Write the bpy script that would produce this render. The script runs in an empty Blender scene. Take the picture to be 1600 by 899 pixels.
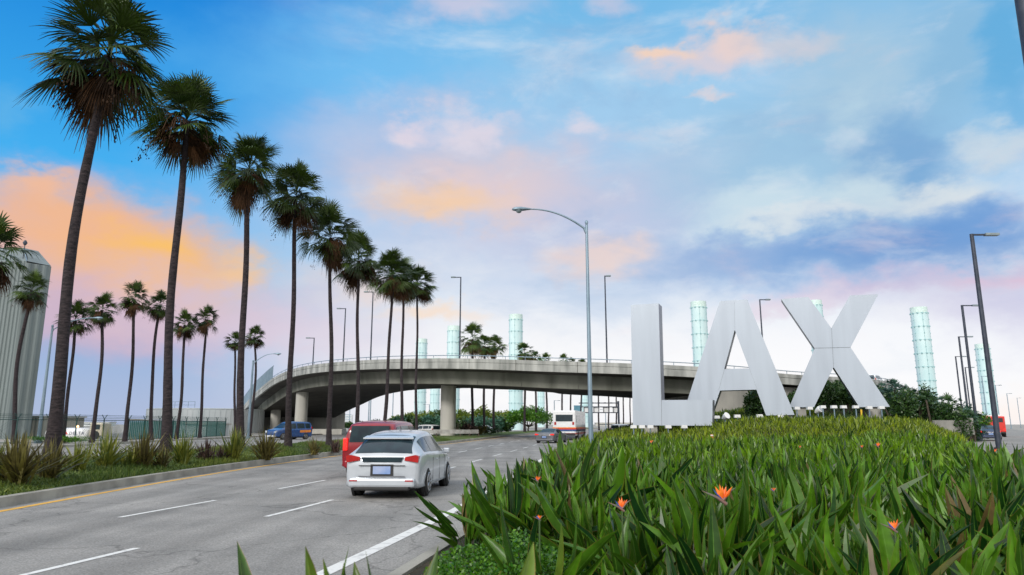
import bpy, math, random
import numpy as np
from mathutils import Vector, Matrix
R = math.radians
rnd = random.Random(7)
C = bpy.context.scene.collection
scene = bpy.context.scene

# ------------------------------------------------------------------ camera
F = 1100.0; PITCH = R(11.0); CZ = 1.65
cam = bpy.data.cameras.new('camera'); camo = bpy.data.objects.new('camera', cam); C.objects.link(camo)
cam.sensor_width = 36; cam.lens = 36 * F / 1600; cam.clip_start = 0.05; cam.clip_end = 12000
camo.location = (0, 0, CZ); camo.rotation_euler = (R(90) + PITCH, 0, 0)
cam.dof.use_dof = True; cam.dof.focus_distance = 14; cam.dof.aperture_fstop = 3.2
scene.camera = camo
cp, sp = math.cos(PITCH), math.sin(PITCH)
def pdir(u, v):
    x = u - 800; y = 449.5 - v
    return (x, F * cp - y * sp, F * sp + y * cp)
def P(u, v, Y):                      # point of the scene seen at u,v that stands Y metres ahead
    d = pdir(u, v); k = Y / d[1]
    return Vector((d[0] * k, Y, CZ + d[2] * k))
def X(u, Y, z=1.65):                 # sideways position of a thing at depth Y and height z
    x = 0.0
    vv = 664
    for _ in range(12):
        p = P(u, vv, Y); vv += (p.z - z) * F / Y * 0.9
    return P(u, vv, Y).x
def azel(u, v):
    d = Vector(pdir(u, v)).normalized()
    return math.atan2(d.x, d.y), math.asin(d.z)

def lin(c):
    return tuple(((x / 255) / 12.92 if x / 255 <= 0.04045 else (((x / 255) + 0.055) / 1.055) ** 2.4) for x in c)

# ------------------------------------------------------------------ sky and light
SUN_EL, SUN_AZ = R(30), R(-150)       # azimuth from +Y, clockwise; behind and to the left
world = bpy.data.worlds.new('World'); scene.world = world; world.use_nodes = True
nt = world.node_tree; nt.nodes.clear()
def N(t, **kw):
    n = nt.nodes.new(t)
    for k, v in kw.items(): setattr(n, k, v)
    return n
def Lk(a, b): nt.links.new(a, b)
out = N('ShaderNodeOutputWorld'); bg = N('ShaderNodeBackground'); Lk(bg.outputs[0], out.inputs[0])
bg.inputs[1].default_value = 0.1
tc = N('ShaderNodeTexCoord'); sep = N('ShaderNodeSeparateXYZ'); Lk(tc.outputs['Generated'], sep.inputs[0])
az = N('ShaderNodeMath', operation='ARCTAN2'); Lk(sep.outputs[0], az.inputs[0]); Lk(sep.outputs[1], az.inputs[1])
el = N('ShaderNodeMath', operation='ARCSINE'); Lk(sep.outputs[2], el.inputs[0])
comb = N('ShaderNodeCombineXYZ'); Lk(az.outputs[0], comb.inputs[0]); Lk(el.outputs[0], comb.inputs[1])
def warp(src, scale, amp, detail, w):
    n = N('ShaderNodeTexNoise'); n.inputs['Scale'].default_value = scale; n.inputs['Detail'].default_value = detail
    n.inputs['Roughness'].default_value = 0.55
    mp = N('ShaderNodeMapping'); mp.inputs['Scale'].default_value = (1, 1, 1.7); mp.inputs['Location'].default_value = (w, w * 2, w * .7)
    Lk(tc.outputs['Generated'], mp.inputs[0]); Lk(mp.outputs[0], n.inputs['Vector'])
    s = N('ShaderNodeVectorMath', operation='SUBTRACT'); Lk(n.outputs['Color'], s.inputs[0]); s.inputs[1].default_value = (.5, .5, .5)
    m = N('ShaderNodeVectorMath', operation='MULTIPLY_ADD'); Lk(s.outputs[0], m.inputs[0]); m.inputs[1].default_value = (amp, amp * .7, 0)
    Lk(src, m.inputs[2]); return m.outputs[0]
PW = warp(comb.outputs[0], 3.4, 0.20, 7, 3.1)
PW = warp(PW, 11.0, 0.10, 9, 1.7)
PW = warp(PW, 30.0, 0.05, 6, 5.3)
def mapr(src, a, b, c=0, d=1, smooth=True):
    m = N('ShaderNodeMapRange'); m.interpolation_type = 'SMOOTHSTEP' if smooth else 'LINEAR'
    Lk(src, m.inputs[0]); m.inputs[1].default_value = a; m.inputs[2].default_value = b
    m.inputs[3].default_value = c; m.inputs[4].default_value = d
    return m.outputs[0]
def mixc(f, a, b):
    m = N('ShaderNodeMix', data_type='RGBA')
    if hasattr(f, 'links'): Lk(f, m.inputs[0])
    else: m.inputs[0].default_value = f
    for i, q in ((6, a), (7, b)):
        if hasattr(q, 'links'): Lk(q, m.inputs[i])
        else: m.inputs[i].default_value = (*q, 1)
    return m.outputs[2]
def ramp(src, stops):
    r = N('ShaderNodeValToRGB'); Lk(src, r.inputs[0]); e = r.color_ramp.elements
    while len(e) < len(stops): e.new(0.5)
    for i, (p, c) in enumerate(stops):
        e[i].position = p; e[i].color = (*lin(c), 1)
    return r.outputs[0]
left = ramp(el.outputs[0], [(0, (176, 190, 222)), (.10, (150, 178, 220)), (.20, (150, 200, 238)), (.32, (62, 176, 243)), (.56, (0, 128, 220))])
right = ramp(el.outputs[0], [(0, (246, 244, 248)), (.12, (236, 240, 248)), (.22, (196, 218, 240)), (.36, (150, 200, 238)), (.60, (112, 186, 234))])
sky = mixc(mapr(az.outputs[0], -.50, .0), left, right)
nish = N('ShaderNodeTexSky', sky_type='NISHITA'); nish.sun_disc = False; nish.sun_elevation = SUN_EL; nish.sun_rotation = SUN_AZ
# clouds: (u, v, half width, half height, colour, opacity, edge softness)
CL = [
 (560, 120, 260, 90, (120, 200, 250), .6, 1.0),
 (760, 330, 420, 150, (206, 208, 230), .6, .9), (640, 210, 180, 70, (190, 200, 228), .6, .8),
 (950, 320, 260, 90, (196, 200, 226), .65, .9), (1000, 150, 300, 110, (176, 214, 242), .6, 1.0),
 (840, 560, 420, 90, (246, 244, 246), .75, 1.0),
 (60, 400, 250, 120, (230, 184, 174), .92, .6), (120, 350, 180, 56, (248, 186, 136), .85, .8),
 (230, 415, 170, 56, (248, 190, 130), .8, .9), (200, 385, 70, 32, (255, 196, 96), .85, 1.0), (350, 425, 60, 26, (252, 200, 130), .8, 1.0),
 (40, 290, 80, 30, (248, 190, 150), .8, .6), (130, 500, 280, 60, (205, 178, 202), .85, .9), (330, 480, 220, 60, (226, 196, 204), .7, 1.0),
 (20, 180, 60, 45, (110, 185, 232), .5, 1.0), (480, 520, 200, 60, (224, 204, 220), .7, 1.0),
 (740, 290, 190, 70, (236, 208, 204), .75, 1.0), (700, 322, 120, 34, (250, 208, 166), .85, 1.0), (670, 195, 46, 26, (236, 220, 228), .75, .8), (755, 205, 40, 34, (236, 222, 230), .7, .8),
 (730, 10, 110, 40, (226, 212, 226), .65, .9), (960, -10, 60, 22, (230, 210, 220), .5, 1.0), (560, 440, 110, 34, (246, 214, 196), .6, 1.0),
 (680, 488, 90, 16, (252, 216, 180), .7, .9), (930, 395, 80, 34, (240, 214, 204), .8, .9),
 (1140, 78, 170, 34, (226, 212, 218), .8, .7), (1190, 52, 60, 30, (240, 214, 206), .8, .7), (1050, 76, 60, 16, (250, 214, 188), .85, .7), (1275, 66, 45, 22, (230, 212, 212), .7, .8),
 (1105, 152, 30, 11, (236, 216, 214), .7, .9), (905, 210, 44, 24, (230, 220, 230), .7, .8),
 (1240, 260, 330, 130, (158, 198, 226), .85, .8), (1340, 120, 160, 150, (170, 202, 224), .8, .9), (1330, 190, 60, 60, (192, 218, 232), .6, .9),
 (1400, 250, 110, 90, (118, 168, 214), .85, .8), (1480, 90, 90, 120, (140, 188, 222), .85, .9), (1570, 60, 60, 160, (92, 172, 222), .8, .8),
 (1180, 335, 130, 50, (206, 226, 236), .9, .6), (1340, 310, 70, 60, (208, 226, 234), .85, .7), (1480, 300, 130, 34, (220, 228, 232), .9, .6), (1560, 210, 70, 34, (206, 220, 230), .8, .6), (1260, 345, 160, 18, (224, 230, 234), .7, .7),
 (1290, 408, 330, 55, (122, 164, 216), .92, .9), (1480, 388, 240, 66, (100, 148, 208), .88, .95), (1560, 350, 120, 50, (108, 156, 214), .8, .8), (1130, 400, 150, 30, (150, 178, 220), .8, .9),
 (1380, 462, 220, 26, (190, 168, 206), .7, 1.0), (1580, 455, 110, 34, (218, 162, 192), .75, 1.0), (1480, 500, 150, 40, (192, 184, 218), .7, 1.0), (1570, 530, 110, 60, (178, 172, 214), .75, 1.0),
 (1230, 480, 130, 20, (222, 206, 222), .8, .9), (1180, 570, 300, 70, (250, 248, 250), .85, 1.0), (1590, 650, 90, 40, (250, 222, 206), .85, 1.0),
]
def fbm(scale, w, a, b, zs=2.4, rough=.6):
    n = N('ShaderNodeTexNoise'); n.inputs['Scale'].default_value = scale; n.inputs['Detail'].default_value = 10; n.inputs['Roughness'].default_value = rough; n.inputs['Distortion'].default_value = .35
    mp = N('ShaderNodeMapping'); mp.inputs['Scale'].default_value = (1, 1, zs); mp.inputs['Location'].default_value = (w, w, w); mp.inputs['Rotation'].default_value = (0, R(-12), 0)
    Lk(tc.outputs['Generated'], mp.inputs[0]); Lk(mp.outputs[0], n.inputs['Vector']); return mapr(n.outputs[0], a, b)
def mulf(a, b):
    m = N('ShaderNodeMath', operation='MULTIPLY'); Lk(a, m.inputs[0])
    if hasattr(b, 'links'): Lk(b, m.inputs[1])
    else: m.inputs[1].default_value = b
    return m.outputs[0]
cloudy = mapr(az.outputs[0], -.42, -.02)
acc = sky
acc = mixc(mulf(mulf(fbm(4.2, 2.2, .46, .72), cloudy), .62), acc, lin((232, 238, 244)))
for (u, v, rx, ry, col, op, soft) in CL:
    a, e = azel(u, v); a2, _ = azel(u + rx, v); _, e2 = azel(u, v - ry)
    sx, sy = 1 / max(1e-3, a2 - a), 1 / max(1e-3, e2 - e)
    m = N('ShaderNodeVectorMath', operation='MULTIPLY_ADD'); Lk(PW, m.inputs[0])
    m.inputs[1].default_value = (sx, sy, 0); m.inputs[2].default_value = (-a * sx, -e * sy, 0)
    ln = N('ShaderNodeVectorMath', operation='LENGTH'); Lk(m.outputs[0], ln.inputs[0])
    acc = mixc(mapr(ln.outputs['Value'], 1.4, 1.3 - 1.3 * max(.75, soft), 0, op), acc, lin(col))
acc = mixc(mulf(mulf(fbm(5.5, 7.7, .50, .74), cloudy), .35), acc, lin((140, 176, 216)))
acc = mixc(mulf(mulf(fbm(9.0, 4.1, .50, .75), cloudy), .28), acc, lin((240, 240, 244)))
acc = mixc(mulf(mulf(fbm(6.5, 9.3, .56, .76), cloudy), .22), acc, lin((244, 216, 214)))
acc = mixc(mulf(mulf(mapr(el.outputs[0], .24, .0), mapr(az.outputs[0], -.38, -.05)), .62), acc, (1.04, 1.03, 1.04))
# the part of the sky overhead and behind the photographer, brighter towards the low sun
absaz = N('ShaderNodeMath', operation='ABSOLUTE'); Lk(az.outputs[0], absaz.inputs[0])
acc = mixc(mapr(el.outputs[0], .62, 1.0), acc, (.94, 1.04, 1.18))
acc = mixc(mapr(absaz.outputs[0], .9, 1.9), acc, (1.2, 1.18, 1.16))
sc_ = N('ShaderNodeVectorMath', operation='SCALE'); Lk(acc, sc_.inputs[0]); sc_.inputs['Scale'].default_value = 9.3
Lk(mixc(.06, sc_.outputs[0], nish.outputs[0]), bg.inputs[0])
world.cycles.sampling_method = 'MANUAL'; world.cycles.sample_map_resolution = 512

sun = bpy.data.lights.new('sun', 'SUN'); suno = bpy.data.objects.new('sun', sun); C.objects.link(suno)
sun.energy = 2.0; sun.angle = R(14); sun.color = (1.0, .96, .9)
sd = Vector((math.sin(SUN_AZ) * math.cos(SUN_EL), math.cos(SUN_AZ) * math.cos(SUN_EL), math.sin(SUN_EL)))
suno.rotation_euler = sd.to_track_quat('Z', 'Y').to_euler()
vs = scene.view_settings
vs.view_transform = 'Standard'; vs.look = 'None'; vs.gamma = 1; vs.use_curve_mapping = False; vs.exposure = 0.12
scene.cycles.max_bounces = 6; scene.cycles.diffuse_bounces = 3; scene.cycles.transparent_max_bounces = 6

# ------------------------------------------------------------------ materials
MT = {}
def mat(name, base, base2=None, rough=.7, scale=4.0, bump=0.0, bscale=None, metal=0.0, spec=.5, detail=6, stretch=(1, 1, 1),
        emit=None, coat=0, lo=.35, hi=.65, coords='Object', trans=0.0):
    if name in MT: return MT[name]
    m = bpy.data.materials.new(name); m.use_nodes = True; t = m.node_tree; b = t.nodes['Principled BSDF']
    b.inputs['Roughness'].default_value = rough; b.inputs['Metallic'].default_value = metal
    b.inputs['Specular IOR Level'].default_value = spec; b.inputs['Coat Weight'].default_value = coat
    tcn = t.nodes.new('ShaderNodeTexCoord'); mp = t.nodes.new('ShaderNodeMapping'); mp.inputs['Scale'].default_value = stretch
    t.links.new(tcn.outputs[coords], mp.inputs[0])
    n = t.nodes.new('ShaderNodeTexNoise'); n.inputs['Scale'].default_value = scale; n.inputs['Detail'].default_value = detail
    t.links.new(mp.outputs[0], n.inputs['Vector'])
    base2 = base2 or tuple(x * .75 for x in base)
    r = t.nodes.new('ShaderNodeValToRGB'); r.color_ramp.elements[0].position = lo; r.color_ramp.elements[1].position = hi
    r.color_ramp.elements[0].color = (*base2, 1); r.color_ramp.elements[1].color = (*base, 1)
    t.links.new(n.outputs[0], r.inputs[0]); t.links.new(r.outputs[0], b.inputs['Base Color'])
    if bump:
        n2 = t.nodes.new('ShaderNodeTexNoise'); n2.inputs['Scale'].default_value = bscale or scale * 4; n2.inputs['Detail'].default_value = 4
        t.links.new(mp.outputs[0], n2.inputs['Vector'])
        bp = t.nodes.new('ShaderNodeBump'); bp.inputs['Strength'].default_value = bump; bp.inputs['Distance'].default_value = .05
        t.links.new(n2.outputs[0], bp.inputs['Height']); t.links.new(bp.outputs[0], b.inputs['Normal'])
    if emit:
        b.inputs['Emission Color'].default_value = (*emit[:3], 1); b.inputs['Emission Strength'].default_value = emit[3]
    MT[name] = m; return m

def leafmat(name, c0, c1, edge, rib, rough=.4, trans=.25, ribw=.06, edgew=.93):
    """leaf: colour varies per leaf ('tint' attribute), with a pale midrib and a thin coloured margin (uv.x across)"""
    m = bpy.data.materials.new(name); m.use_nodes = True; t = m.node_tree; b = t.nodes['Principled BSDF']
    at = t.nodes.new('ShaderNodeAttribute'); at.attribute_name = 'tint'
    r = t.nodes.new('ShaderNodeValToRGB'); r.color_ramp.elements[0].color = (*c0, 1); r.color_ramp.elements[1].color = (*c1, 1)
    if name.startswith('strelitzia'):
        r.color_ramp.elements[1].position = .97; e_ = r.color_ramp.elements.new(.995); e_.color = (.12, .085, .03, 1)
    t.links.new(at.outputs['Fac'], r.inputs[0])
    uv = t.nodes.new('ShaderNodeAttribute'); uv.attribute_name = 'across'
    ab = t.nodes.new('ShaderNodeMath'); ab.operation = 'ABSOLUTE'; t.links.new(uv.outputs['Fac'], ab.inputs[0])
    def mr(a, b_):
        q = t.nodes.new('ShaderNodeMapRange'); t.links.new(ab.outputs[0], q.inputs[0]); q.inputs[1].default_value = a; q.inputs[2].default_value = b_; return q.outputs[0]
    def mx(f, a, c):
        q = t.nodes.new('ShaderNodeMix'); q.data_type = 'RGBA'; t.links.new(f, q.inputs[0]); t.links.new(a, q.inputs[6]); q.inputs[7].default_value = (*c, 1); return q.outputs[2]
    c = mx(mr(edgew, 1.0), r.outputs[0], edge); c = mx(mr(ribw, 0.0), c, rib)
    n = t.nodes.new('ShaderNodeTexNoise'); n.inputs['Scale'].default_value = 9; n.inputs['Detail'].default_value = 5
    tcn = t.nodes.new('ShaderNodeTexCoord'); t.links.new(tcn.outputs['Object'], n.inputs['Vector'])
    hv = t.nodes.new('ShaderNodeHueSaturation'); t.links.new(c, hv.inputs['Color'])
    q = t.nodes.new('ShaderNodeMapRange'); t.links.new(n.outputs[0], q.inputs[0]); q.inputs[1].default_value = .3; q.inputs[2].default_value = .7; q.inputs[3].default_value = .7; q.inputs[4].default_value = 1.3
    t.links.new(q.outputs[0], hv.inputs['Value'])
    t.links.new(hv.outputs[0], b.inputs['Base Color']); b.inputs['Roughness'].default_value = rough
    b.inputs['Specular IOR Level'].default_value = .45
    if trans:
        tr = t.nodes.new('ShaderNodeBsdfTranslucent'); t.links.new(hv.outputs[0], tr.inputs[0])
        ms = t.nodes.new('ShaderNodeMixShader'); ms.inputs[0].default_value = trans
        t.links.new(b.outputs[0], ms.inputs[1]); t.links.new(tr.outputs[0], ms.inputs[2])
        t.links.new(ms.outputs[0], t.nodes['Material Output'].inputs[0])
    MT[name] = m; return m

M_asph = mat('asphalt', (.315, .305, .29), (.235, .23, .22), rough=.85, scale=.55, bump=.35, bscale=60, spec=.3)
def asphalt_grain(m):
    t = m.node_tree; b = t.nodes['Principled BSDF']; src = b.inputs['Base Color'].links[0].from_socket
    tcn = t.nodes.new('ShaderNodeTexCoord')
    n = t.nodes.new('ShaderNodeTexNoise'); n.inputs['Scale'].default_value = 38; n.inputs['Detail'].default_value = 3
    t.links.new(tcn.outputs['Object'], n.inputs['Vector'])
    # long worn wheel tracks and sealed cracks
    mp = t.nodes.new('ShaderNodeMapping'); mp.inputs['Rotation'].default_value = (0, 0, R(8)); mp.inputs['Scale'].default_value = (.9, .05, 1)
    t.links.new(tcn.outputs['Object'], mp.inputs[0])
    n2 = t.nodes.new('ShaderNodeTexNoise'); n2.inputs['Scale'].default_value = 1.3; n2.inputs['Detail'].default_value = 3; t.links.new(mp.outputs[0], n2.inputs['Vector'])
    vo = t.nodes.new('ShaderNodeTexVoronoi'); vo.feature = 'DISTANCE_TO_EDGE'; vo.inputs['Scale'].default_value = .23
    n3 = t.nodes.new('ShaderNodeTexNoise'); n3.inputs['Scale'].default_value = 1.1; n3.inputs['Detail'].default_value = 6; t.links.new(tcn.outputs['Object'], n3.inputs['Vector'])
    vm = t.nodes.new('ShaderNodeVectorMath'); vm.operation = 'MULTIPLY_ADD'; vm.inputs[1].default_value = (2.2, 2.2, 0); t.links.new(n3.outputs['Color'], vm.inputs[0]); t.links.new(tcn.outputs['Object'], vm.inputs[2])
    t.links.new(vm.outputs[0], vo.inputs['Vector'])
    def mr(s, a, b_, c, d):
        q = t.nodes.new('ShaderNodeMapRange'); t.links.new(s, q.inputs[0])
        for i, k in enumerate((a, b_, c, d)): q.inputs[i + 1].default_value = k
        return q.outputs[0]
    def mul(a, b_):
        q = t.nodes.new('ShaderNodeMath'); q.operation = 'MULTIPLY'; t.links.new(a, q.inputs[0]); t.links.new(b_, q.inputs[1]); return q.outputs[0]
    f = mul(mul(mr(n.outputs[0], .3, .7, .72, 1.3), mr(n2.outputs[0], .3, .7, .74, 1.14)), mr(vo.outputs[0], .0, .010, .62, 1.0))
    vs_ = t.nodes.new('ShaderNodeVectorMath'); vs_.operation = 'SCALE'; t.links.new(src, vs_.inputs[0]); t.links.new(f, vs_.inputs['Scale'])
    t.links.new(vs_.outputs[0], b.inputs['Base Color'])
asphalt_grain(M_asph)
M_conc = mat('concrete', (.36, .35, .32), (.2, .2, .185), rough=.85, scale=.5, bump=.25, bscale=8, stretch=(1, 1, .35), detail=9)
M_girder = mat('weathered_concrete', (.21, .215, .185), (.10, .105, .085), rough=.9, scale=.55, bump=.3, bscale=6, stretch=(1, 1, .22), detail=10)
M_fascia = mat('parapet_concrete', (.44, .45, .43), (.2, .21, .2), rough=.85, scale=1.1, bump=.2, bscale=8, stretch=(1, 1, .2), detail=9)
M_under = mat('shade_and_joint_concrete', (.075, .07, .062), (.045, .043, .04), rough=.95, scale=.6)  # near-black tone stands in for shade under the deck; joints use it too
M_col = mat('column_concrete', (.55, .54, .49), (.42, .41, .38), rough=.8, scale=.7, stretch=(1, 1, .15))
M_curb = mat('kerb_concrete', (.36, .35, .31), (.22, .215, .19), rough=.9, scale=1.6, bump=.3, bscale=30, detail=9)
M_white = mat('road_paint_white', (.72, .72, .70), (.45, .445, .44), rough=.7, scale=7, detail=10, lo=.30, hi=.46)
M_yellow = mat('road_paint_yellow', (.85, .46, .05), (.62, .36, .07), rough=.7, scale=5, detail=9)
M_ground = mat('dry_pale_ground', (.34, .33, .3), (.25, .24, .22), rough=.95, scale=.06)
M_soil = mat('dark_soil', (.045, .035, .02), (.02, .018, .01), rough=1, scale=3, bump=.5)
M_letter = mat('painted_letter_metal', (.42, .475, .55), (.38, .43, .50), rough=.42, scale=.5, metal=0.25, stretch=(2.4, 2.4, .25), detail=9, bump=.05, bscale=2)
M_lside = mat('letter_side_shade', (.26, .27, .31), (.2, .21, .25), rough=.4, scale=.8, metal=.3)  # letter sides painted darker than the front, shade put into the colour
M_seam = mat('seam_dark', (.16, .18, .2), rough=.8)
M_galv = mat('galvanised_steel', (.27, .36, .43), (.19, .27, .34), rough=.45, metal=.5, scale=3, stretch=(1, 1, .3))
M_dsteel = mat('dark_steel', (.05, .06, .085), (.03, .04, .06), rough=.5, metal=.3, scale=3)
M_lens = mat('lamp_lens', (.24, .3, .33), rough=.3)
M_trunk = mat('palm_bark', (.046, .034, .038), (.013, .010, .013), rough=.95, scale=5, bump=.9, bscale=9, stretch=(1, 1, 3.2), detail=8)
M_bark = mat('tree_bark', (.1, .08, .06), (.05, .04, .03), rough=.95, scale=6, bump=.5)
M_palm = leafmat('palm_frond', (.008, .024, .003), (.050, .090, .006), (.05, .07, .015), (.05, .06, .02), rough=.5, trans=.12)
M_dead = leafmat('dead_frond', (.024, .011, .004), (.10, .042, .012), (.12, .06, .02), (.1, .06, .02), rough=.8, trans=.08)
M_palmfar = leafmat('pale_palm_frond', (.02, .06, .01), (.09, .14, .02), (.1, .14, .03), (.1, .12, .03), rough=.5, trans=.2)  # lighter green fronds for the palms beyond the bridge
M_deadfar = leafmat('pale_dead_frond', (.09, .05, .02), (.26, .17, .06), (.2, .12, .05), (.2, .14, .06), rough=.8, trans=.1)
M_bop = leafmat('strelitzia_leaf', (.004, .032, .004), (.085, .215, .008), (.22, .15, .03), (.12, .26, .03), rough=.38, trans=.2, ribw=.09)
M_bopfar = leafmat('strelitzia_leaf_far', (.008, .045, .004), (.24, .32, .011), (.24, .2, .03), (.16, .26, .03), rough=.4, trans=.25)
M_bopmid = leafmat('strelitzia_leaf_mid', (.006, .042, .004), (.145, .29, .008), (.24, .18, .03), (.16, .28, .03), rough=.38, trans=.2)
M_bopn = leafmat('strelitzia_leaf_near', (.025, .085, .008), (.12, .20, .012), (.3, .14, .03), (.2, .3, .05), rough=.36, trans=.25)
M_flaxg = leafmat('flax_green', (.06, .10, .02), (.24, .25, .035), (.2, .12, .03), (.1, .1, .03), rough=.5, trans=.15)
M_flaxb = leafmat('flax_bronze', (.05, .042, .018), (.20, .18, .04), (.2, .1, .03), (.08, .05, .03), rough=.55, trans=.15)
M_flaxp = leafmat('flax_purple', (.045, .025, .03), (.10, .06, .045), (.2, .08, .04), (.06, .04, .03), rough=.55, trans=.12)
M_grass = leafmat('lawn_blade', (.05, .10, .012), (.19, .22, .03), (.12, .15, .03), (.12, .16, .03), rough=.6, trans=.2)
M_lawn = mat('lawn_base', (.09, .14, .018), (.045, .075, .012), rough=1, scale=2.5, bump=.6, bscale=25)
M_leafb = leafmat('bright_foliage', (.02, .10, .006), (.10, .24, .010), (.14, .24, .02), (.12, .24, .03), rough=.35, trans=.25)
M_leafd = leafmat('dark_foliage', (.012, .045, .010), (.05, .105, .02), (.08, .12, .02), (.08, .12, .04), rough=.4, trans=.12)
M_leafblue = leafmat('bluegreen_foliage', (.02, .09, .055), (.09, .2, .13), (.1, .2, .12), (.1, .2, .14), rough=.45, trans=.12)
M_leafy = leafmat('yellowgreen_foliage', (.06, .12, .010), (.2, .25, .02), (.2, .22, .03), (.2, .22, .03), rough=.5, trans=.25)
M_orange = mat('flower_orange', (.95, .24, .02), (.9, .12, .01), rough=.5, scale=8)
M_blue = mat('flower_blue', (.05, .09, .35), rough=.5)
M_bract = mat('flower_bract', (.10, .13, .10), (.25, .08, .07), rough=.5, scale=12)
M_glass = mat('dark_glass', (.02, .04, .05), (.015, .025, .035), rough=.1, spec=.4)
M_tyre = mat('tyre_rubber', (.02, .02, .021), rough=.8)
M_rim = mat('wheel_alloy', (.4, .41, .43), rough=.3, metal=.8)
M_black = mat('black_plastic', (.02, .02, .022), rough=.6)
M_red = mat('red_paint', (.26, .008, .018), (.2, .006, .014), rough=.25, coat=.5)
M_scarlet = mat('scarlet_paint', (.66, .02, .012), (.55, .02, .01), rough=.3, coat=.4)
M_silver = mat('silver_paint', (.54, .58, .63), (.49, .53, .58), rough=.25, metal=.25, coat=.6)
M_whitep = mat('white_paint', (.78, .79, .8), (.68, .7, .72), rough=.35, coat=.4)
M_bluep = mat('blue_paint', (.03, .09, .26), (.02, .06, .19), rough=.25, coat=.5)
M_navy = mat('navy_paint', (.03, .05, .12), rough=.3, coat=.4)
M_greyp = mat('grey_paint', (.16, .17, .19), rough=.3, coat=.4)
M_tail = mat('tail_lamp', (.42, .012, .012), rough=.15)
M_brake = mat('lit_tail_lamp', (.8, .02, .02), rough=.2, emit=(1, .03, .015, .5))
M_head = mat('head_lamp', (.7, .75, .8), rough=.15)
M_plate = mat('number_plate', (.14, .26, .55), (.4, .45, .6), rough=.5, scale=2)
M_oran = mat('orange_stripe', (.85, .28, .05), rough=.4)
M_pyl = mat('pylon_glass', (.60, .77, .79), (.48, .69, .72), rough=.3, scale=.35, stretch=(1, 1, .6), spec=.5, detail=3)
M_pylseam = mat('pylon_joint', (.34, .57, .60), rough=.5)
M_pyltop = mat('pylon_rim', (.68, .86, .82), rough=.4)
M_fence = mat('fence_green', (.02, .07, .065), rough=.6)
M_slat = mat('privacy_slats', (.055, .22, .19), (.035, .15, .135), rough=.6, scale=1, stretch=(6, 6, .1))
M_tank = mat('tank_white', (.62, .66, .68), (.5, .56, .58), rough=.6, scale=.35, stretch=(1, 1, .15), detail=8)
M_shed = mat('shed_roof', (.5, .5, .47), (.38, .38, .36), rough=.7, scale=.7)
M_signblue = mat('sign_blue', (.10, .25, .33), (.07, .19, .27), rough=.5, scale=.8)
def corr(name, a, b_, freq, ax=(1, .0)):
    m = bpy.data.materials.new(name); m.use_nodes = True; t = m.node_tree; b = t.nodes['Principled BSDF']; b.inputs['Roughness'].default_value = .6
    tcn = t.nodes.new('ShaderNodeTexCoord'); w = t.nodes.new('ShaderNodeTexNoise'); w.inputs['Scale'].default_value = .6; w.inputs['Detail'].default_value = 8
    mp = t.nodes.new('ShaderNodeMapping'); mp.inputs['Scale'].default_value = (1, 1, .12); t.links.new(tcn.outputs['Object'], mp.inputs[0]); t.links.new(mp.outputs[0], w.inputs['Vector'])
    r = t.nodes.new('ShaderNodeValToRGB'); r.color_ramp.elements[0].position = .3; r.color_ramp.elements[1].position = .7
    r.color_ramp.elements[0].color = (*b_, 1); r.color_ramp.elements[1].color = (*a, 1)
    t.links.new(w.outputs[0], r.inputs[0]); t.links.new(r.outputs[0], b.inputs['Base Color']); return m
M_hang = corr('hangar_cladding', (.19, .23, .235), (.14, .17, .17), 3)
M_beige = corr('beige_cladding', (.42, .40, .34), (.34, .32, .27), 3)

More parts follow.
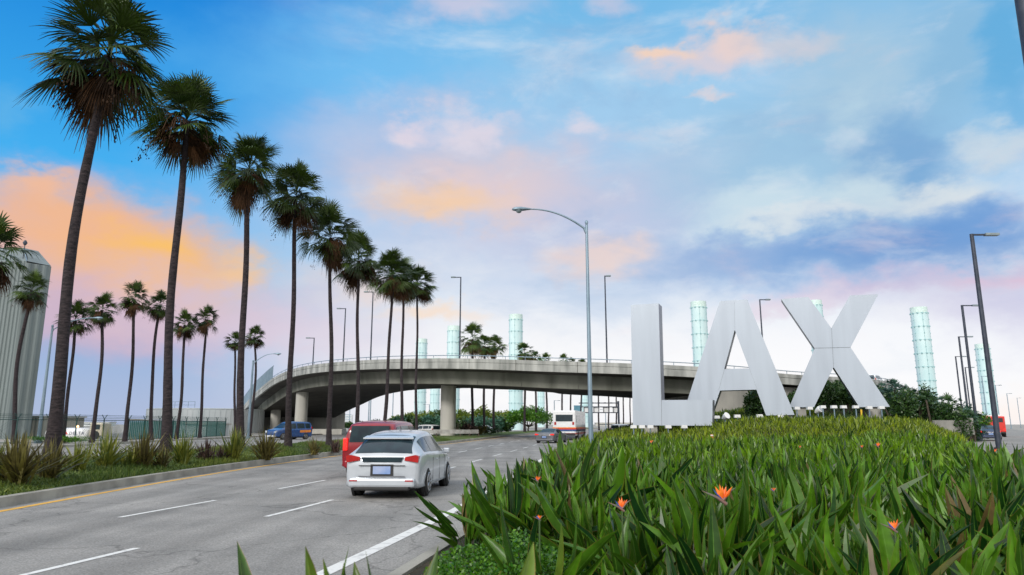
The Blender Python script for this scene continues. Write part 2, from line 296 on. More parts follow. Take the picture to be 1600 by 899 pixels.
# ------------------------------------------------------------------ helpers
def tag(o, label=None, cat=None, group=None, kind=None):
    if label: o['label'] = label
    if cat: o['category'] = cat
    if group: o['group'] = group
    if kind: o['kind'] = kind
    return o
def empty(name, loc, rz=0, label=None, cat=None, group=None):
    o = bpy.data.objects.new(name, None); C.objects.link(o); o.location = loc; o.rotation_euler = (0, 0, rz)
    o.empty_display_size = .3
    return tag(o, label, cat, group)
def link(name, mesh, parent=None, loc=(0, 0, 0), rz=0, scale=None):
    o = bpy.data.objects.new(name, mesh); C.objects.link(o); o.location = loc; o.rotation_euler = (0, 0, rz)
    if scale: o.scale = scale if hasattr(scale, '__len__') else (scale,) * 3
    if parent: o.parent = parent
    return o
class MB:
    def __init__(s): s.v = []; s.f = []; s.m = []; s.sm = []; s.mats = []
    def mi(s, m):
        if m not in s.mats: s.mats.append(m)
        return s.mats.index(m)
    def add(s, vs_, fs, m, smooth=False):
        o = len(s.v); s.v += [tuple(v) for v in vs_]; k = s.mi(m)
        for f in fs: s.f.append(tuple(i + o for i in f)); s.m.append(k); s.sm.append(smooth)
        return s
    def box(s, c, d, m, rz=0, mt=None):
        x, y, z = d[0] / 2, d[1] / 2, d[2] / 2
        vv = [Vector(p) for p in ((-x, -y, -z), (x, -y, -z), (x, y, -z), (-x, y, -z), (-x, -y, z), (x, -y, z), (x, y, z), (-x, y, z))]
        r = mt if mt is not None else Matrix.Rotation(rz, 3, 'Z')
        return s.add([r @ p + Vector(c) for p in vv], [(0, 3, 2, 1), (4, 5, 6, 7), (0, 1, 5, 4), (1, 2, 6, 5), (2, 3, 7, 6), (3, 0, 4, 7)], m)
    def tube(s, pts, rad, m, n=10, caps=True, smooth=True):
        pts = [Vector(p) for p in pts]; rads = rad if hasattr(rad, '__len__') else [rad] * len(pts)
        vs_ = []; 
        for i, p in enumerate(pts):
            t = (pts[min(i + 1, len(pts) - 1)] - pts[max(i - 1, 0)]).normalized()
            a = t.cross(Vector((0, 1, 0)) if abs(t.y) < .9 else Vector((1, 0, 0))).normalized(); b = t.cross(a)
            for k in range(n):
                q = 2 * math.pi * k / n; vs_.append(p + (a * math.cos(q) + b * math.sin(q)) * rads[i])
        fs = [(i * n + k, i * n + (k + 1) % n, (i + 1) * n + (k + 1) % n, (i + 1) * n + k) for i in range(len(pts) - 1) for k in range(n)]
        s.add(vs_, fs, m, smooth)
        if caps:
            s.add(vs_[:n], [tuple(range(n))], m); s.add(vs_[-n:], [tuple(reversed(range(n)))], m)
        return s
    def prism(s, poly, a, b, m, mside=None):      # poly: points in 3-D; extruded from offset a to b (vectors)
        n = len(poly); A = [Vector(p) + Vector(a) for p in poly]; B = [Vector(p) + Vector(b) for p in poly]
        s.add(A, [tuple(range(n))], m); s.add(B, [tuple(reversed(range(n)))], m)
        for i in range(n):
            j = (i + 1) % n; s.add([A[i], B[i], B[j], A[j]], [(0, 1, 2, 3)], mside or m)
        return s
    def mesh(s, name):
        me = bpy.data.meshes.new(name); me.from_pydata(s.v, [], s.f)
        for m in s.mats: me.materials.append(m)
        me.polygons.foreach_set('material_index', s.m); me.polygons.foreach_set('use_smooth', s.sm); me.update(); return me
    def build(s, name, parent=None, loc=(0, 0, 0), rz=0, bevel=0):
        o = link(name, s.mesh(name), parent, loc, rz)
        if bevel:
            b = o.modifiers.new('bevel', 'BEVEL'); b.width = bevel; b.segments = 2; b.limit_method = 'ANGLE'
        return o
def nm(name, V, Fq, mats, midx=None, tint=None, across=None, smooth=False):
    """mesh from numpy: V (n,3), Fq (m,4) quads (a repeated last index is not used: every face is a quad)"""
    me = bpy.data.meshes.new(name); me.vertices.add(len(V)); me.vertices.foreach_set('co', np.asarray(V, np.float32).ravel())
    m = len(Fq); me.loops.add(m * 4); me.polygons.add(m)
    me.loops.foreach_set('vertex_index', np.asarray(Fq, np.int32).ravel())
    me.polygons.foreach_set('loop_start', np.arange(0, m * 4, 4, dtype=np.int32))
    try: me.polygons.foreach_set('loop_total', np.full(m, 4, np.int32))
    except Exception: pass
    for q in mats: me.materials.append(q)
    if midx is not None: me.polygons.foreach_set('material_index', np.asarray(midx, np.int32))
    me.polygons.foreach_set('use_smooth', np.full(m, smooth, bool))
    for nme, arr in (('tint', tint), ('across', across)):
        if arr is not None:
            a = me.attributes.new(nme, 'FLOAT', 'POINT'); a.data.foreach_set('value', np.asarray(arr, np.float32))
    me.update(calc_edges=True); me.validate(); return me
class NB:                            # numpy-side builder for foliage
    def __init__(s): s.V = []; s.F = []; s.T = []; s.A = []; s.n = 0
    def add(s, v, f, t, a):
        s.V.append(v); s.F.append(np.asarray(f) + s.n); s.T.append(np.full(len(v), t) if np.isscalar(t) else t); s.A.append(a); s.n += len(v)
    def arrays(s): return np.concatenate(s.V), np.concatenate(s.F), np.concatenate(s.T), np.concatenate(s.A)
    def mesh(s, name, m, smooth=False):
        V, F_, T, A = s.arrays(); return nm(name, V, F_, [m], tint=T, across=A, smooth=smooth)
def interp(tab, x): return float(np.interp(x, [t[0] for t in tab], [t[1] for t in tab]))
def sstep(a, b, x):
    t = np.clip((x - a) / (b - a), 0, 1); return t * t * (3 - 2 * t)

# ------------------------------------------------------------------ plan of the place (x as a function of distance Y)
def smooth_tab(tab, step=2.0):
    xs = np.arange(tab[0][0], tab[-1][0] + .01, step); ys = np.interp(xs, [t[0] for t in tab], [t[1] for t in tab])
    k = np.array([1, 2, 3, 4, 3, 2, 1.]); k /= k.sum(); yp = np.pad(ys, 3, mode='reflect', reflect_type='odd'); ys = np.convolve(yp, k, 'valid')
    return list(zip(xs, ys))
LK = smooth_tab([(-20, -9.4), (0, -9.9), (14, -10.2), (20, -10.55), (29, -10.5), (38.5, -9.7), (50, -8), (60, -6), (92, -1.5), (154, 8), (320, 40)])   # left kerb
RL = smooth_tab([(-20, -7), (0, -3.6), (7.8, -2.2), (15, -.94), (36, 1.6), (60, 5.2), (92, 10), (154, 20), (320, 52)])   # right edge line
L1 = smooth_tab([(-20, -9), (0, -7.1), (7.7, -5.55), (10, -5.0), (13.3, -4.4), (16.1, -3.96), (27.2, -2.4), (37.7, -1.08), (46, .16), (60, 2.1), (92, 6.5), (154, 16)])
L2 = smooth_tab([(-20, -12), (0, -9.6), (13.3, -7.0), (16.3, -6.5), (21.7, -5.5), (43, -3.2), (60, -1.2), (92, 3.0), (154, 12)])
MF = smooth_tab([(-20, -17), (10, -18.2), (23, -18.4), (40, -16.2), (60, -13.4), (93, -12.2), (120, -8), (154, 1), (320, 30)])     # far edge of the median
FK = smooth_tab([(-20, -32), (20, -32), (51, -32.5), (74, -34), (90, -33.5), (115, -31), (150, -25), (200, -12), (320, 15)])       # far kerb of the opposite road
RR = [(-20, -9), (3, 4.2), (32, 20.8), (51, 32.4), (84, 53.2), (154, 96), (320, 200)]                                              # left edge of the right-hand road
def strip(name, ta, tb, y0, y1, z, m, step=2.0, za=None, kind='structure', zcb=None):
    ys = np.arange(y0, y1 + .01, step); V = []; F_ = []
    for y in ys:
        V += [(interp(ta, y), y, z), (interp(tb, y), y, z)]
    for i in range(len(ys) - 1): F_.append((2 * i, 2 * i + 1, 2 * i + 3, 2 * i + 2))
    mb = MB(); mb.add(V, F_, m); o = mb.build(name); tag(o, kind=kind); return o
def off(tab, d): return [(y, x + d) for y, x in tab]

g = MB(); g.add([(-6000, -300, 0), (6000, -300, 0), (6000, 9000, 0), (-6000, 9000, 0)], [(0, 1, 2, 3)], M_ground)
tag(g.build('ground'), kind='structure')
strip('road', LK, off(RL, 1.0), -20, 320, .008, M_asph)
strip('opposite_road', FK, MF, -20, 320, .008, M_asph)
def rroad(y, d=0): return interp(RR, y) + d
strip('right_hand_road', RR, off(RR, 17), -10, 320, .008, M_asph)

def line(name, tab, y0, y1, w, m, d=0, step=1.0):
    mb = MB(); ys = list(np.arange(y0, y1, step)) + [y1]; V = []
    for y in ys: V += [(interp(tab, y) + d - w / 2, y, .013), (interp(tab, y) + d + w / 2, y, .013)]
    mb.add(V, [(2 * i, 2 * i + 1, 2 * i + 3, 2 * i + 2) for i in range(len(ys) - 1)], m)
    o = mb.build(name); tag(o, kind='structure'); return o
line('road_edge_line', RL, -5, 300, .2, M_white)
line('yellow_edge_line', LK, -15, 300, .17, M_yellow, d=.42)
mk = MB()
def dash(tab, y0, y1, w=.11):
    ys = np.linspace(y0, y1, 5); V = []
    for y in ys: V += [(interp(tab, y) - w / 2, y, .013), (interp(tab, y) + w / 2, y, .013)]
    mk.add(V, [(2 * i, 2 * i + 1, 2 * i + 3, 2 * i + 2) for i in range(4)], M_white)
for y in np.arange(.9, 120, 6.2): dash(L1, y, y + 2.9)
for y in [1.5, 7.4, 13.2, 18.9] + list(np.arange(25, 120, 6.0)): dash(L2, y, y + 2.9)
tag(mk.build('lane_markings'), kind='structure')

def kerb(name, tab, side, y0, y1, w=.18, h=.17, d=0, step=1.5):
    """raised kerb: side=+1 puts the body at larger x than the line"""
    ys = np.arange(y0, y1 + .01, step); V = []
    for y in ys:
        x = interp(tab, y) + d
        V += [(x, y, -.02), (x + side * .02, y, h), (x + side * w, y, h + .004), (x + side * w, y, -.02)]
    F_ = []
    for i in range(len(ys) - 1):
        for k in range(3):
            a, b, c, e = 4 * i + k, 4 * i + k + 1, 4 * i + 5 + k, 4 * i + 4 + k
            F_.append((a, b, c, e))
    mb = MB(); mb.add(V, F_, M_curb)
    # joints every 3 m
    o = mb.build(name); tag(o, kind='structure'); return o
kerb('median_kerb', LK, -1, -20, 300, w=.24, h=.2)
kerb('median_far_kerb', MF, 1, -20, 300)
kerb('far_kerb', FK, -1, -20, 300, h=.18)
kerb('planting_kerb', RL, 1, -10, 300, d=.95, h=.15)
kerb('right_road_kerb', RR, -1, 0, 300, h=.15)

def med_z(y, t):                       # median cross-section, t 0..1 from the near kerb to the far one
    return .19 + (.32 if y < 70 else .05) * math.sin(math.pi * t) ** .8
ys = np.arange(-20, 300.1, 1.5); K = 9; V = []; F_ = []
for y in ys:
    a, b = interp(LK, y) - .24, interp(MF, y) + .18
    for k in range(K):
        t = k / (K - 1); V.append((a + (b - a) * t, y, med_z(y, t)))
for i in range(len(ys) - 1):
    for k in range(K - 1): F_.append((i * K + k, (i + 1) * K + k, (i + 1) * K + k + 1, i * K + k + 1))
mb = MB(); mb.add(V, F_, M_lawn, True); tag(mb.build('median_ground'), kind='structure')
def medz(x, y):
    a, b = interp(LK, y) - .24, interp(MF, y) + .18
    t = (x - a) / (b - a); return med_z(y, min(1, max(0, t)))

# the planted mound under the letters and the embankment behind it
xbl = lambda y: interp(RL, y) + 1.15
def H(x, y):
    x = np.asarray(x, float); y = np.asarray(y, float)
    xl = np.interp(y, [t[0] for t in RL], [t[1] for t in RL]) + 1.13; xr = np.interp(y, [t[0] for t in RR], [t[1] for t in RR]) - .2
    el_ = x - xl; er = xr - x; edge = np.minimum(el_, er)
    far = sstep(25, 57, y)
    bell = sstep(8.5, 20, x) * (1 - sstep(26, 44, x))
    pl = .12 + .10 * sstep(12, 40, y) + 1.30 * far * bell * (1 - sstep(78, 110, y))
    base = .13 + (pl - .13) * sstep(0, 3.0, edge)
    emb = 2.9 * sstep(20, 40, x) * sstep(63, 80, y) * sstep(0, 16, er) * (1 - sstep(112, 150, y))
    emb += .7 * sstep(13, 22, x) * sstep(62, 74, y) * sstep(0, 14, er) * (1 - sstep(112, 150, y))
    emb += 2.6 * sstep(33, 41, x) * sstep(66, 78, y) * sstep(0, 9, er) * (1 - sstep(112, 150, y))
    return base + emb
ys = np.concatenate([np.arange(-4, 40, .8), np.arange(40, 190, 2.0)]); K = 41; V = []; F_ = []
for y in ys:
    a, b = xbl(y), rroad(y) - .2
    xs = a + (b - a) * np.linspace(0, 1, K)
    zz = H(xs, np.full(K, y)); V += list(zip(xs, [y] * K, zz))
for i in range(len(ys) - 1):
    for k in range(K - 1): F_.append((i * K + k, i * K + k + 1, (i + 1) * K + k + 1, (i + 1) * K + k))
mb = MB(); mb.add([tuple(map(float, v)) for v in V], F_, M_soil, True); tag(mb.build('planted_mound'), kind='structure')

# ------------------------------------------------------------------ foliage generators
def leaf_tmpl(rows, L, W, fold=.25, bend=.12, cols=3):
    """a pointed oval leaf blade along +Y, in the XY plane, folded along the midrib"""
    V = []; A = []
    for i in range(rows + 1):
        t = i / rows; w = W * .5 * (math.sin(math.pi * min(1, t ** .75 * .97 + .02)) ** .8 if t < 1 else .02) * (1 - .25 * t)
        for k in range(cols):
            a = -1 + 2 * k / (cols - 1); V.append((a * w, L * t, abs(a) * w * fold * 2 - bend * L * t * t)); A.append(a)
    F_ = [(i * cols + k, i * cols + k + 1, (i + 1) * cols + k + 1, (i + 1) * cols + k) for i in range(rows) for k in range(cols - 1)]
    return np.array(V), np.array(F_), np.array(A)
def rot(ax, a): return np.array(Matrix.Rotation(a, 3, ax))
def bop_clump(seed, nleaf, rows, hmul=1.0, spread=1.0, petiole=True):
    r = random.Random(seed); nb = NB()
    for i in range(nleaf):
        azm = r.uniform(0, 2 * math.pi); tilt = R(r.uniform(2, 62) * spread); L = r.uniform(.32, .50) * hmul; W = L * r.uniform(.14, .24)
        ph = r.uniform(.08, .34) * hmul; ptilt = tilt * r.uniform(.3, .75)
        tv, tf, ta = leaf_tmpl(rows, L, W, fold=r.uniform(.15, .6), bend=r.uniform(-.05, .30), cols=3 if rows > 2 else 3)
        d = np.array([math.cos(azm), math.sin(azm), 0])
        base = d * r.uniform(0, .10); tip = base + d * ph * math.sin(ptilt) + np.array([0, 0, ph * math.cos(ptilt)])
        M = rot('Z', azm - math.pi / 2) @ rot('X', math.pi / 2 - tilt) @ rot('Y', r.choice((0, math.pi)) + R(r.uniform(-70, 70)))
        nb.add(tv @ M.T + tip, tf, min(.999, r.random() ** 1.2), ta)
        if petiole:
            s_ = np.array([-d[1], d[0], 0]) * .007
            nb.add(np.array([base - s_, base + s_, tip + s_ * .8, tip - s_ * .8]), [(0, 1, 2, 3)], .5, np.array([.5] * 4))
    return nb.arrays()
def scatter(tmpls, pts, rz, sc, seed):
    """copies of clump templates merged into one set of arrays"""
    r = np.random.RandomState(seed); which = r.randint(0, len(tmpls), len(pts)); VV = []; FF = []; TT = []; AA = []; n = 0
    for k, (tv, tf, tt, ta) in enumerate(tmpls):
        idx = np.where(which == k)[0]
        if not len(idx): continue
        c, s = np.cos(rz[idx]), np.sin(rz[idx])
        x = (tv[None, :, 0] * c[:, None] - tv[None, :, 1] * s[:, None]) * sc[idx, None] + pts[idx, 0, None]
        y = (tv[None, :, 0] * s[:, None] + tv[None, :, 1] * c[:, None]) * sc[idx, None] + pts[idx, 1, None]
        z = tv[None, :, 2] * sc[idx, None] + pts[idx, 2, None]
        VV.append(np.stack([x, y, z], -1).reshape(-1, 3)); m = len(tv)
        FF.append((tf[None] + (np.arange(len(idx)) * m)[:, None, None]).reshape(-1, 4) + n); n += m * len(idx)
        off_ = r.uniform(-.25, .25, len(idx)); TT.append(np.where(tt[None] > .993, 1.0, np.clip(tt[None] + off_[:, None], 0, .96)).ravel()); AA.append(np.tile(ta, len(idx)))
    return np.concatenate(VV), np.concatenate(FF), np.concatenate(TT), np.concatenate(AA)
def field(y0, y1, sp_, seed, keep=None, marg=.25, drop=0.0):
    r = np.random.RandomState(seed); P_ = []
    yy = y0
    while yy < y1:
        a, b = xbl(yy) + marg, rroad(yy) - .3 - marg; xx = a + r.uniform(0, sp_)
        while xx < b:
            px, py = xx + r.uniform(-.4, .4) * sp_, yy + r.uniform(-.4, .4) * sp_
            lim = .80 * py + 2.5
            if px < lim and px > -.80 * py - 2.5 and (keep is None or keep(px, py)) and r.rand() >= drop: P_.append((px, py))
            xx += sp_
        yy += sp_
    P_ = np.array(P_); z = H(P_[:, 0], P_[:, 1]); return np.column_stack([P_, z])

near_t = [bop_clump(10 + i, 16, 6) for i in range(8)]
mid_t = [bop_clump(40 + i, 13, 4, petiole=False) for i in range(8)]
far_t = [bop_clump(70 + i, 11, 2, hmul=.92, petiole=False) for i in range(8)]
def cover_free(px, py):      # the low round shrub keeps its own patch at the kerb
    return ((px - .05) / 1.0) ** 2 + ((py - 6.0) / 1.75) ** 2 > 1 and not (py < 12 and px < float(xbl(py)) + .2) and math.hypot(px, py) > 1.7
def nearkeep(px, py):
    return cover_free(px, py) and not (py < 8.5 and px < -.15) and not (py < 4.6 and px < .25) and not (py < 2.6)
pn = field(1.6, 15, .37, 1, keep=nearkeep)
scn = np.random.RandomState(3).uniform(.8, 1.4, len(pn)) * (1.05 + .22 * np.sin(pn[:, 0] * 2.3 + 1) * np.sin(pn[:, 1] * 1.7))
scn = np.minimum(scn, np.interp(pn[:, 1], [2, 3, 4.5, 6], [.68, .82, 1.1, 1.7]))
pm = field(15, 36, .46, 2); scm = np.random.RandomState(4).uniform(.75, 1.35, len(pm)) * (1.03 + .2 * np.sin(pm[:, 0] * 1.1) * np.sin(pm[:, 1] * .8))
pf = field(36, 84, .6, 3, keep=lambda x, y: not (x > 30 and y > 70)); scf = np.random.RandomState(5).uniform(.75, 1.3, len(pf)) * (1.05 + .18 * np.sin(pf[:, 0] * .7 + 1) * np.sin(pf[:, 1] * .5))
rr = np.random.RandomState(6)
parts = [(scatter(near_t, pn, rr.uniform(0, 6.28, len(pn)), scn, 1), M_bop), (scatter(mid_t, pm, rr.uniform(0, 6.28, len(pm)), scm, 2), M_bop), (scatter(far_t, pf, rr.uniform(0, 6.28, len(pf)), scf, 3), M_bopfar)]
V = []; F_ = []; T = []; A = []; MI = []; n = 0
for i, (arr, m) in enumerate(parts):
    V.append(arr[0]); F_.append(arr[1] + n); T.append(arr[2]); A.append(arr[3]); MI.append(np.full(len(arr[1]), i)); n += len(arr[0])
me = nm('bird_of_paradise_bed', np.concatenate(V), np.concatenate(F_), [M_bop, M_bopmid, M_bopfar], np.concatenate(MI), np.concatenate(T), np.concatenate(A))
tag(link('bird_of_paradise_bed', me), 'dense bed of glossy green pointed leaves covering the mound in front of the letters', 'plants', kind='stuff')
print('bed faces', len(me.polygons))

# single plants that stand out of the bed
def bop_plant(x, y, seed, label, n=18, scale=1.0, spread=1.0, flower=None, mat_=None, rows=8, z=None, hm=1.0):
    root = empty('bird_of_paradise_plant', (x, y, float(H(x, y)) if z is None else z), 0, label, 'plant', 'bird of paradise plants standing out of the bed')
    a = bop_clump(seed, n, rows, hmul=1.25 * hm, spread=spread)
    me = nm('leaves', a[0], a[1], [mat_ or M_bop], tint=a[2], across=a[3], smooth=True)
    link('leaves', me, root, scale=scale)
    if flower:
        hx, hy, hz, s = flower      # flower head offset from the plant base and its size
        mb = MB(); mb.tube([(0, 0, 0), (hx * .4, hy * .4, hz * .55), (hx, hy, hz)], [.009, .008, .007], mat('flower_stalk', (.06, .12, .03), (.05, .08, .03), rough=.5), 6); mb.build('flower_stem', root)
        fl = MB(); c = Vector((hx, hy, hz)); fr = random.Random(seed + 5)
        for k in range(5):
            a_ = R(-28 + 15 * k); L = .13 * s * fr.uniform(.8, 1.1); d = Vector((math.sin(a_), fr.uniform(-.3, .3), math.cos(a_))).normalized(); sd_ = Vector((d.z, 0, -d.x)) * .016 * s; nn = Vector((0, .006 * s, 0))
            fl.add([c, c + d * L * .45 + sd_, c + d * L, c + d * L * .45 - sd_, c + d * L * .45 + nn, c + d * L * .45 - nn], [(0, 1, 4), (1, 2, 4), (2, 3, 4), (3, 0, 4), (1, 0, 5), (2, 1, 5), (3, 2, 5), (0, 3, 5)], M_orange)
        fl.build('flower_petals', root)
        bb = MB(); d = Vector((-.17, 0, .075)) * s
        bb.tube([c - d * .15 + Vector((0, 0, -.02 * s)), c + d * .3, c + d], [.016 * s, .014 * s, .001], M_bract, 6)
        bb.tube([c, c + Vector((.06, 0, .07)) * s, c + Vector((.11, 0, .10)) * s], [.012 * s, .010 * s, .001], M_bract, 6); bb.build('flower_bract', root)
        bl = MB(); bl.tube([c, c + Vector((-.05, 0, .05)) * s, c + Vector((-.08, 0, .09)) * s], [.004, .007, .001], M_blue, 5); bl.build('flower_tongue', root)
    return root
def at_fl(u, v, Y, s, seed, label, n=16, scale=1.0):
    p = P(u, v, Y); gz = float(H(p.x, p.y)); bop_plant(p.x, p.y, seed, label, n=n, flower=(0, 0, p.z - gz, s), hm=1.0)
at_fl(972, 795, 5.9, .68, 201, 'plant with an orange flower at left of the bed, large leaves around it')
at_fl(1130, 782, 5.9, 1.0, 202, 'plant with the largest orange flower, pale pointed bract, middle of the bed')
at_fl(1398, 828, 4.9, .55, 203, 'plant with a small red orange flower low among big leaves at right')
at_fl(840, 752, 8.2, .45, 204, 'plant with one small orange flower at the kerb side edge of the bed')
at_fl(843, 812, 5.6, .3, 205, 'plant with a thin red bud beside the low round shrub')
at_fl(1018, 693, 24, .9, 206, 'plant with an orange flower below the left end of the letter L')
at_fl(1209, 768, 8, .35, 207, 'plant with a tiny red bud between the two largest clumps')
at_fl(1372, 698, 20, 1.0, 208, 'plant with an orange flower below the right foot of the letter X')
at_fl(1347, 700, 21, .7, 209, 'plant with an orange bud just left of the flower below the letter X')
at_fl(1554, 708, 19, 1.0, 210, 'plant with an orange flower near the kerb of the right hand road')
at_fl(1567, 762, 11, .7, 211, 'plant with an orange flower at the far right of the bed')
at_fl(1250, 700, 22, .6, 212, 'plant with an orange speck of a flower below the letter A')
# foreground clumps at the very front
for i, (u, Y, s, lab, n) in enumerate([
    (400, 3.1, 1.04, 'leaf clump at the bottom left, long leaves leaning left over the road', 7),
    (500, 2.9, 1.10, 'foreground clump of upright leaves in front of the white edge line, leftmost full clump', 26),
    (600, 3.1, 1.10, 'foreground clump with narrow crossing leaves right of the white edge line', 22),
    (705, 2.8, 1.14, 'foreground clump with the tallest slanting leaf beside the low round shrub', 12),
    (840, 2.6, 1.02, 'foreground clump of short red tipped leaves under the low round shrub', 9),
    (960, 2.5, 1.04, 'foreground clump at the bottom centre with a pale upright leaf', 8),
    (1290, 2.4, 1.04, 'foreground clump at the bottom right of centre with a folded leaf', 9),
    (1520, 2.3, 1.06, 'foreground clump at the bottom right corner with a broad slanting leaf', 9)]):
    x = X(u, Y, .7); bop_plant(x, Y, 300 + i, lab, n=n, scale=s, mat_=M_bopn, rows=8, z=.12, hm=1.05, spread=.8)
for i, (u, v, Y, lab) in enumerate([(868, 790, 7.8, 'spreading clump with long flat leaves reaching left over the edge line'),
                                    (862, 770, 9.4, 'dark clump at the kerb side corner of the bed behind the low shrub'), (868, 740, 11.4, 'clump at the kerb between the low shrub and the street lamp'),
                                    (905, 760, 8.8, 'tall dark clump at the left end of the bed above the low shrub'),
                                    (890, 720, 12.5, 'tall clump at the left end of the bed in front of the street lamp foot')]):
    x = X(u, Y, .8); bop_plant(x, Y, 340 + i, lab, n=30, scale=(1.2, 1.1, 1.1, 1.4, 1.35)[i], spread=1.5 if i == 0 else 1.1, z=.2)

def leafball(nb, c, rx, ry, rz, n, size, r, shell=.55, up=0.0):
    """small leaves spread through a lumpy ellipsoid volume"""
    for _ in range(n):
        while True:
            d = np.array([r.gauss(0, 1), r.gauss(0, 1), r.gauss(0, 1)]); l = np.linalg.norm(d)
            if l > 1e-3: break
        d /= l; q = shell + (1 - shell) * r.random() ** .6
        p = np.array(c) + d * np.array([rx, ry, rz]) * q
        a = np.array([r.gauss(0, 1), r.gauss(0, 1), r.gauss(0, .7) + up]); a /= np.linalg.norm(a)
        b = np.cross(a, np.array([r.gauss(0, 1), r.gauss(0, 1), r.gauss(0, 1)])); b /= (np.linalg.norm(b) + 1e-6)
        s = size * r.uniform(.6, 1.3)
        nb.add(np.array([p, p + a * s * .5 + b * s * .28, p + a * s, p + a * s * .5 - b * s * .28]), [(0, 1, 2, 3)], r.random(), np.array([.4, .9, .4, .9]))
def shrub(name, label, loc, rx, ry, h, n, size, m, seed, cat='shrub', group=None, lumps=7):
    r = random.Random(seed); root = empty(name, loc, 0, label, cat, group); nb = NB()
    for k in range(lumps):
        a = r.uniform(0, 6.28); q = r.random() ** .5 * .65
        c = (rx * q * math.cos(a), ry * q * math.sin(a), h * r.uniform(.3, .68)); k_ = r.uniform(.38, .55)
        leafball(nb, c, rx * k_, ry * k_, h * r.uniform(.28, .42), n // lumps, size, r, shell=.35, up=.5)
    link('foliage', nb.mesh('foliage', m), root)
    st = MB()
    for k in range(5):
        a = r.uniform(0, 6.28); st.tube([(0, 0, -.05), (rx * .3 * math.cos(a), ry * .3 * math.sin(a), h * .3), (rx * .5 * math.cos(a), ry * .5 * math.sin(a), h * .6)], [.03 * h, .02 * h, .008 * h], M_bark, 5)
    st.build('stem', root); return root
nb = NB(); r = random.Random(77); root = empty('low_shrub', (-.02, 6.1, .14), 0, 'low round shrub of tiny bright green leaves between the edge line and the foreground leaves', 'shrub')
for k in range(12000):
    a = r.uniform(0, 6.28); q = math.sqrt(r.random()); x, y = .88 * q * math.cos(a), 1.5 * q * math.sin(a)
    z = (.48 + .05 * math.sin(x * 9 + 1) + .06 * math.sin(y * 5)) * (1 - q ** 3.0) * (r.random() ** .22) + .02
    d = np.array([r.gauss(0, 1), r.gauss(0, 1), abs(r.gauss(0, .8))]); d /= np.linalg.norm(d); b = np.cross(d, [r.gauss(0, 1), r.gauss(0, 1), r.gauss(0, 1)]); b /= np.linalg.norm(b)
    p = np.array([x, y, z]); s = r.uniform(.022, .045)
    nb.add(np.array([p, p + d * s * .5 + b * s * .32, p + d * s, p + d * s * .5 - b * s * .32]), [(0, 1, 2, 3)], r.random() ** 1.3, np.array([.4, .9, .4, .9]))
link('foliage', nb.mesh('foliage', M_leafb), root)
st = MB()
for k in range(14):
    a = r.uniform(0, 6.28); x, y = .7 * math.cos(a) * r.random(), 1.3 * math.sin(a) * r.random(); st.tube([(0, 0, .02), (x * .7, y * .8, .1), (x, y, .35)], [.012, .009, .005], M_bark, 4)
st.build('stem', root)

# ------------------------------------------------------------------ palms
def fan(nb, org, azm, elev, pet, Rf, nseg, droop, tint, r, width=1.0):
    d = np.array([math.cos(azm) * math.cos(elev), math.sin(azm) * math.cos(elev), math.sin(elev)])
    side = np.array([-math.sin(azm), math.cos(azm), 0.]); 
    sag = pet * .18 * max(0, math.cos(elev))
    hub = org + d * pet - np.array([0, 0, sag]); d2 = d * 1.0 - np.array([0, 0, .35 * math.cos(elev)]); d2 /= np.linalg.norm(d2)
    tw = r.uniform(-.7, .7); nrm = np.cross(side, d2); side = side * math.cos(tw) + nrm * math.sin(tw); nrm = np.cross(side, d2)
    s_ = side * .022; mid = org + d * pet * .5 - np.array([0, 0, sag * .25])
    nb.add(np.array([org - s_, org + s_, mid + s_, mid - s_, hub + s_ * .7, hub - s_ * .7]), [(0, 1, 2, 3), (3, 2, 4, 5)], tint * .7, np.full(6, .5))
    spread = R(r.uniform(62, 82)) * width; V = []; F_ = []; A = []; n = 0; step = 2 * spread / nseg
    for k in range(nseg):
        a = -spread + (k + .5) * step; L = Rf * (1 - .22 * (a / spread) ** 2) * r.uniform(.86, 1.1)
        ax = d2 * math.cos(a) + side * math.sin(a); pe = -d2 * math.sin(a) + side * math.cos(a)
        cup = nrm * (.12 * abs(a) ** 1.5)
        g_ = droop * r.uniform(.6, 1.4)
        def pt(q, w, up=0): return hub + (ax + cup * .5) * L * q + pe * w - np.array([0, 0, g_ * L * q * q * q]) + nrm * up
        w0 = L * .5 * math.tan(step / 2) * .98; z_ = .012 * (1 if k % 2 else -1)
        V += [hub, hub + pe * .004, pt(.5, w0, z_), pt(.5, -w0, -z_), pt(.78, w0 * .6), pt(.78, -w0 * .6), pt(1.0, .004), pt(1.0, -.004)]
        F_ += [(n, n + 1, n + 2, n + 3), (n + 3, n + 2, n + 4, n + 5), (n + 5, n + 4, n + 6, n + 7)]; n += 8
        A += [.5, .5, .8, .8, .8, .8, .8, .8]
    nb.add(np.array(V), F_, tint, np.array(A))
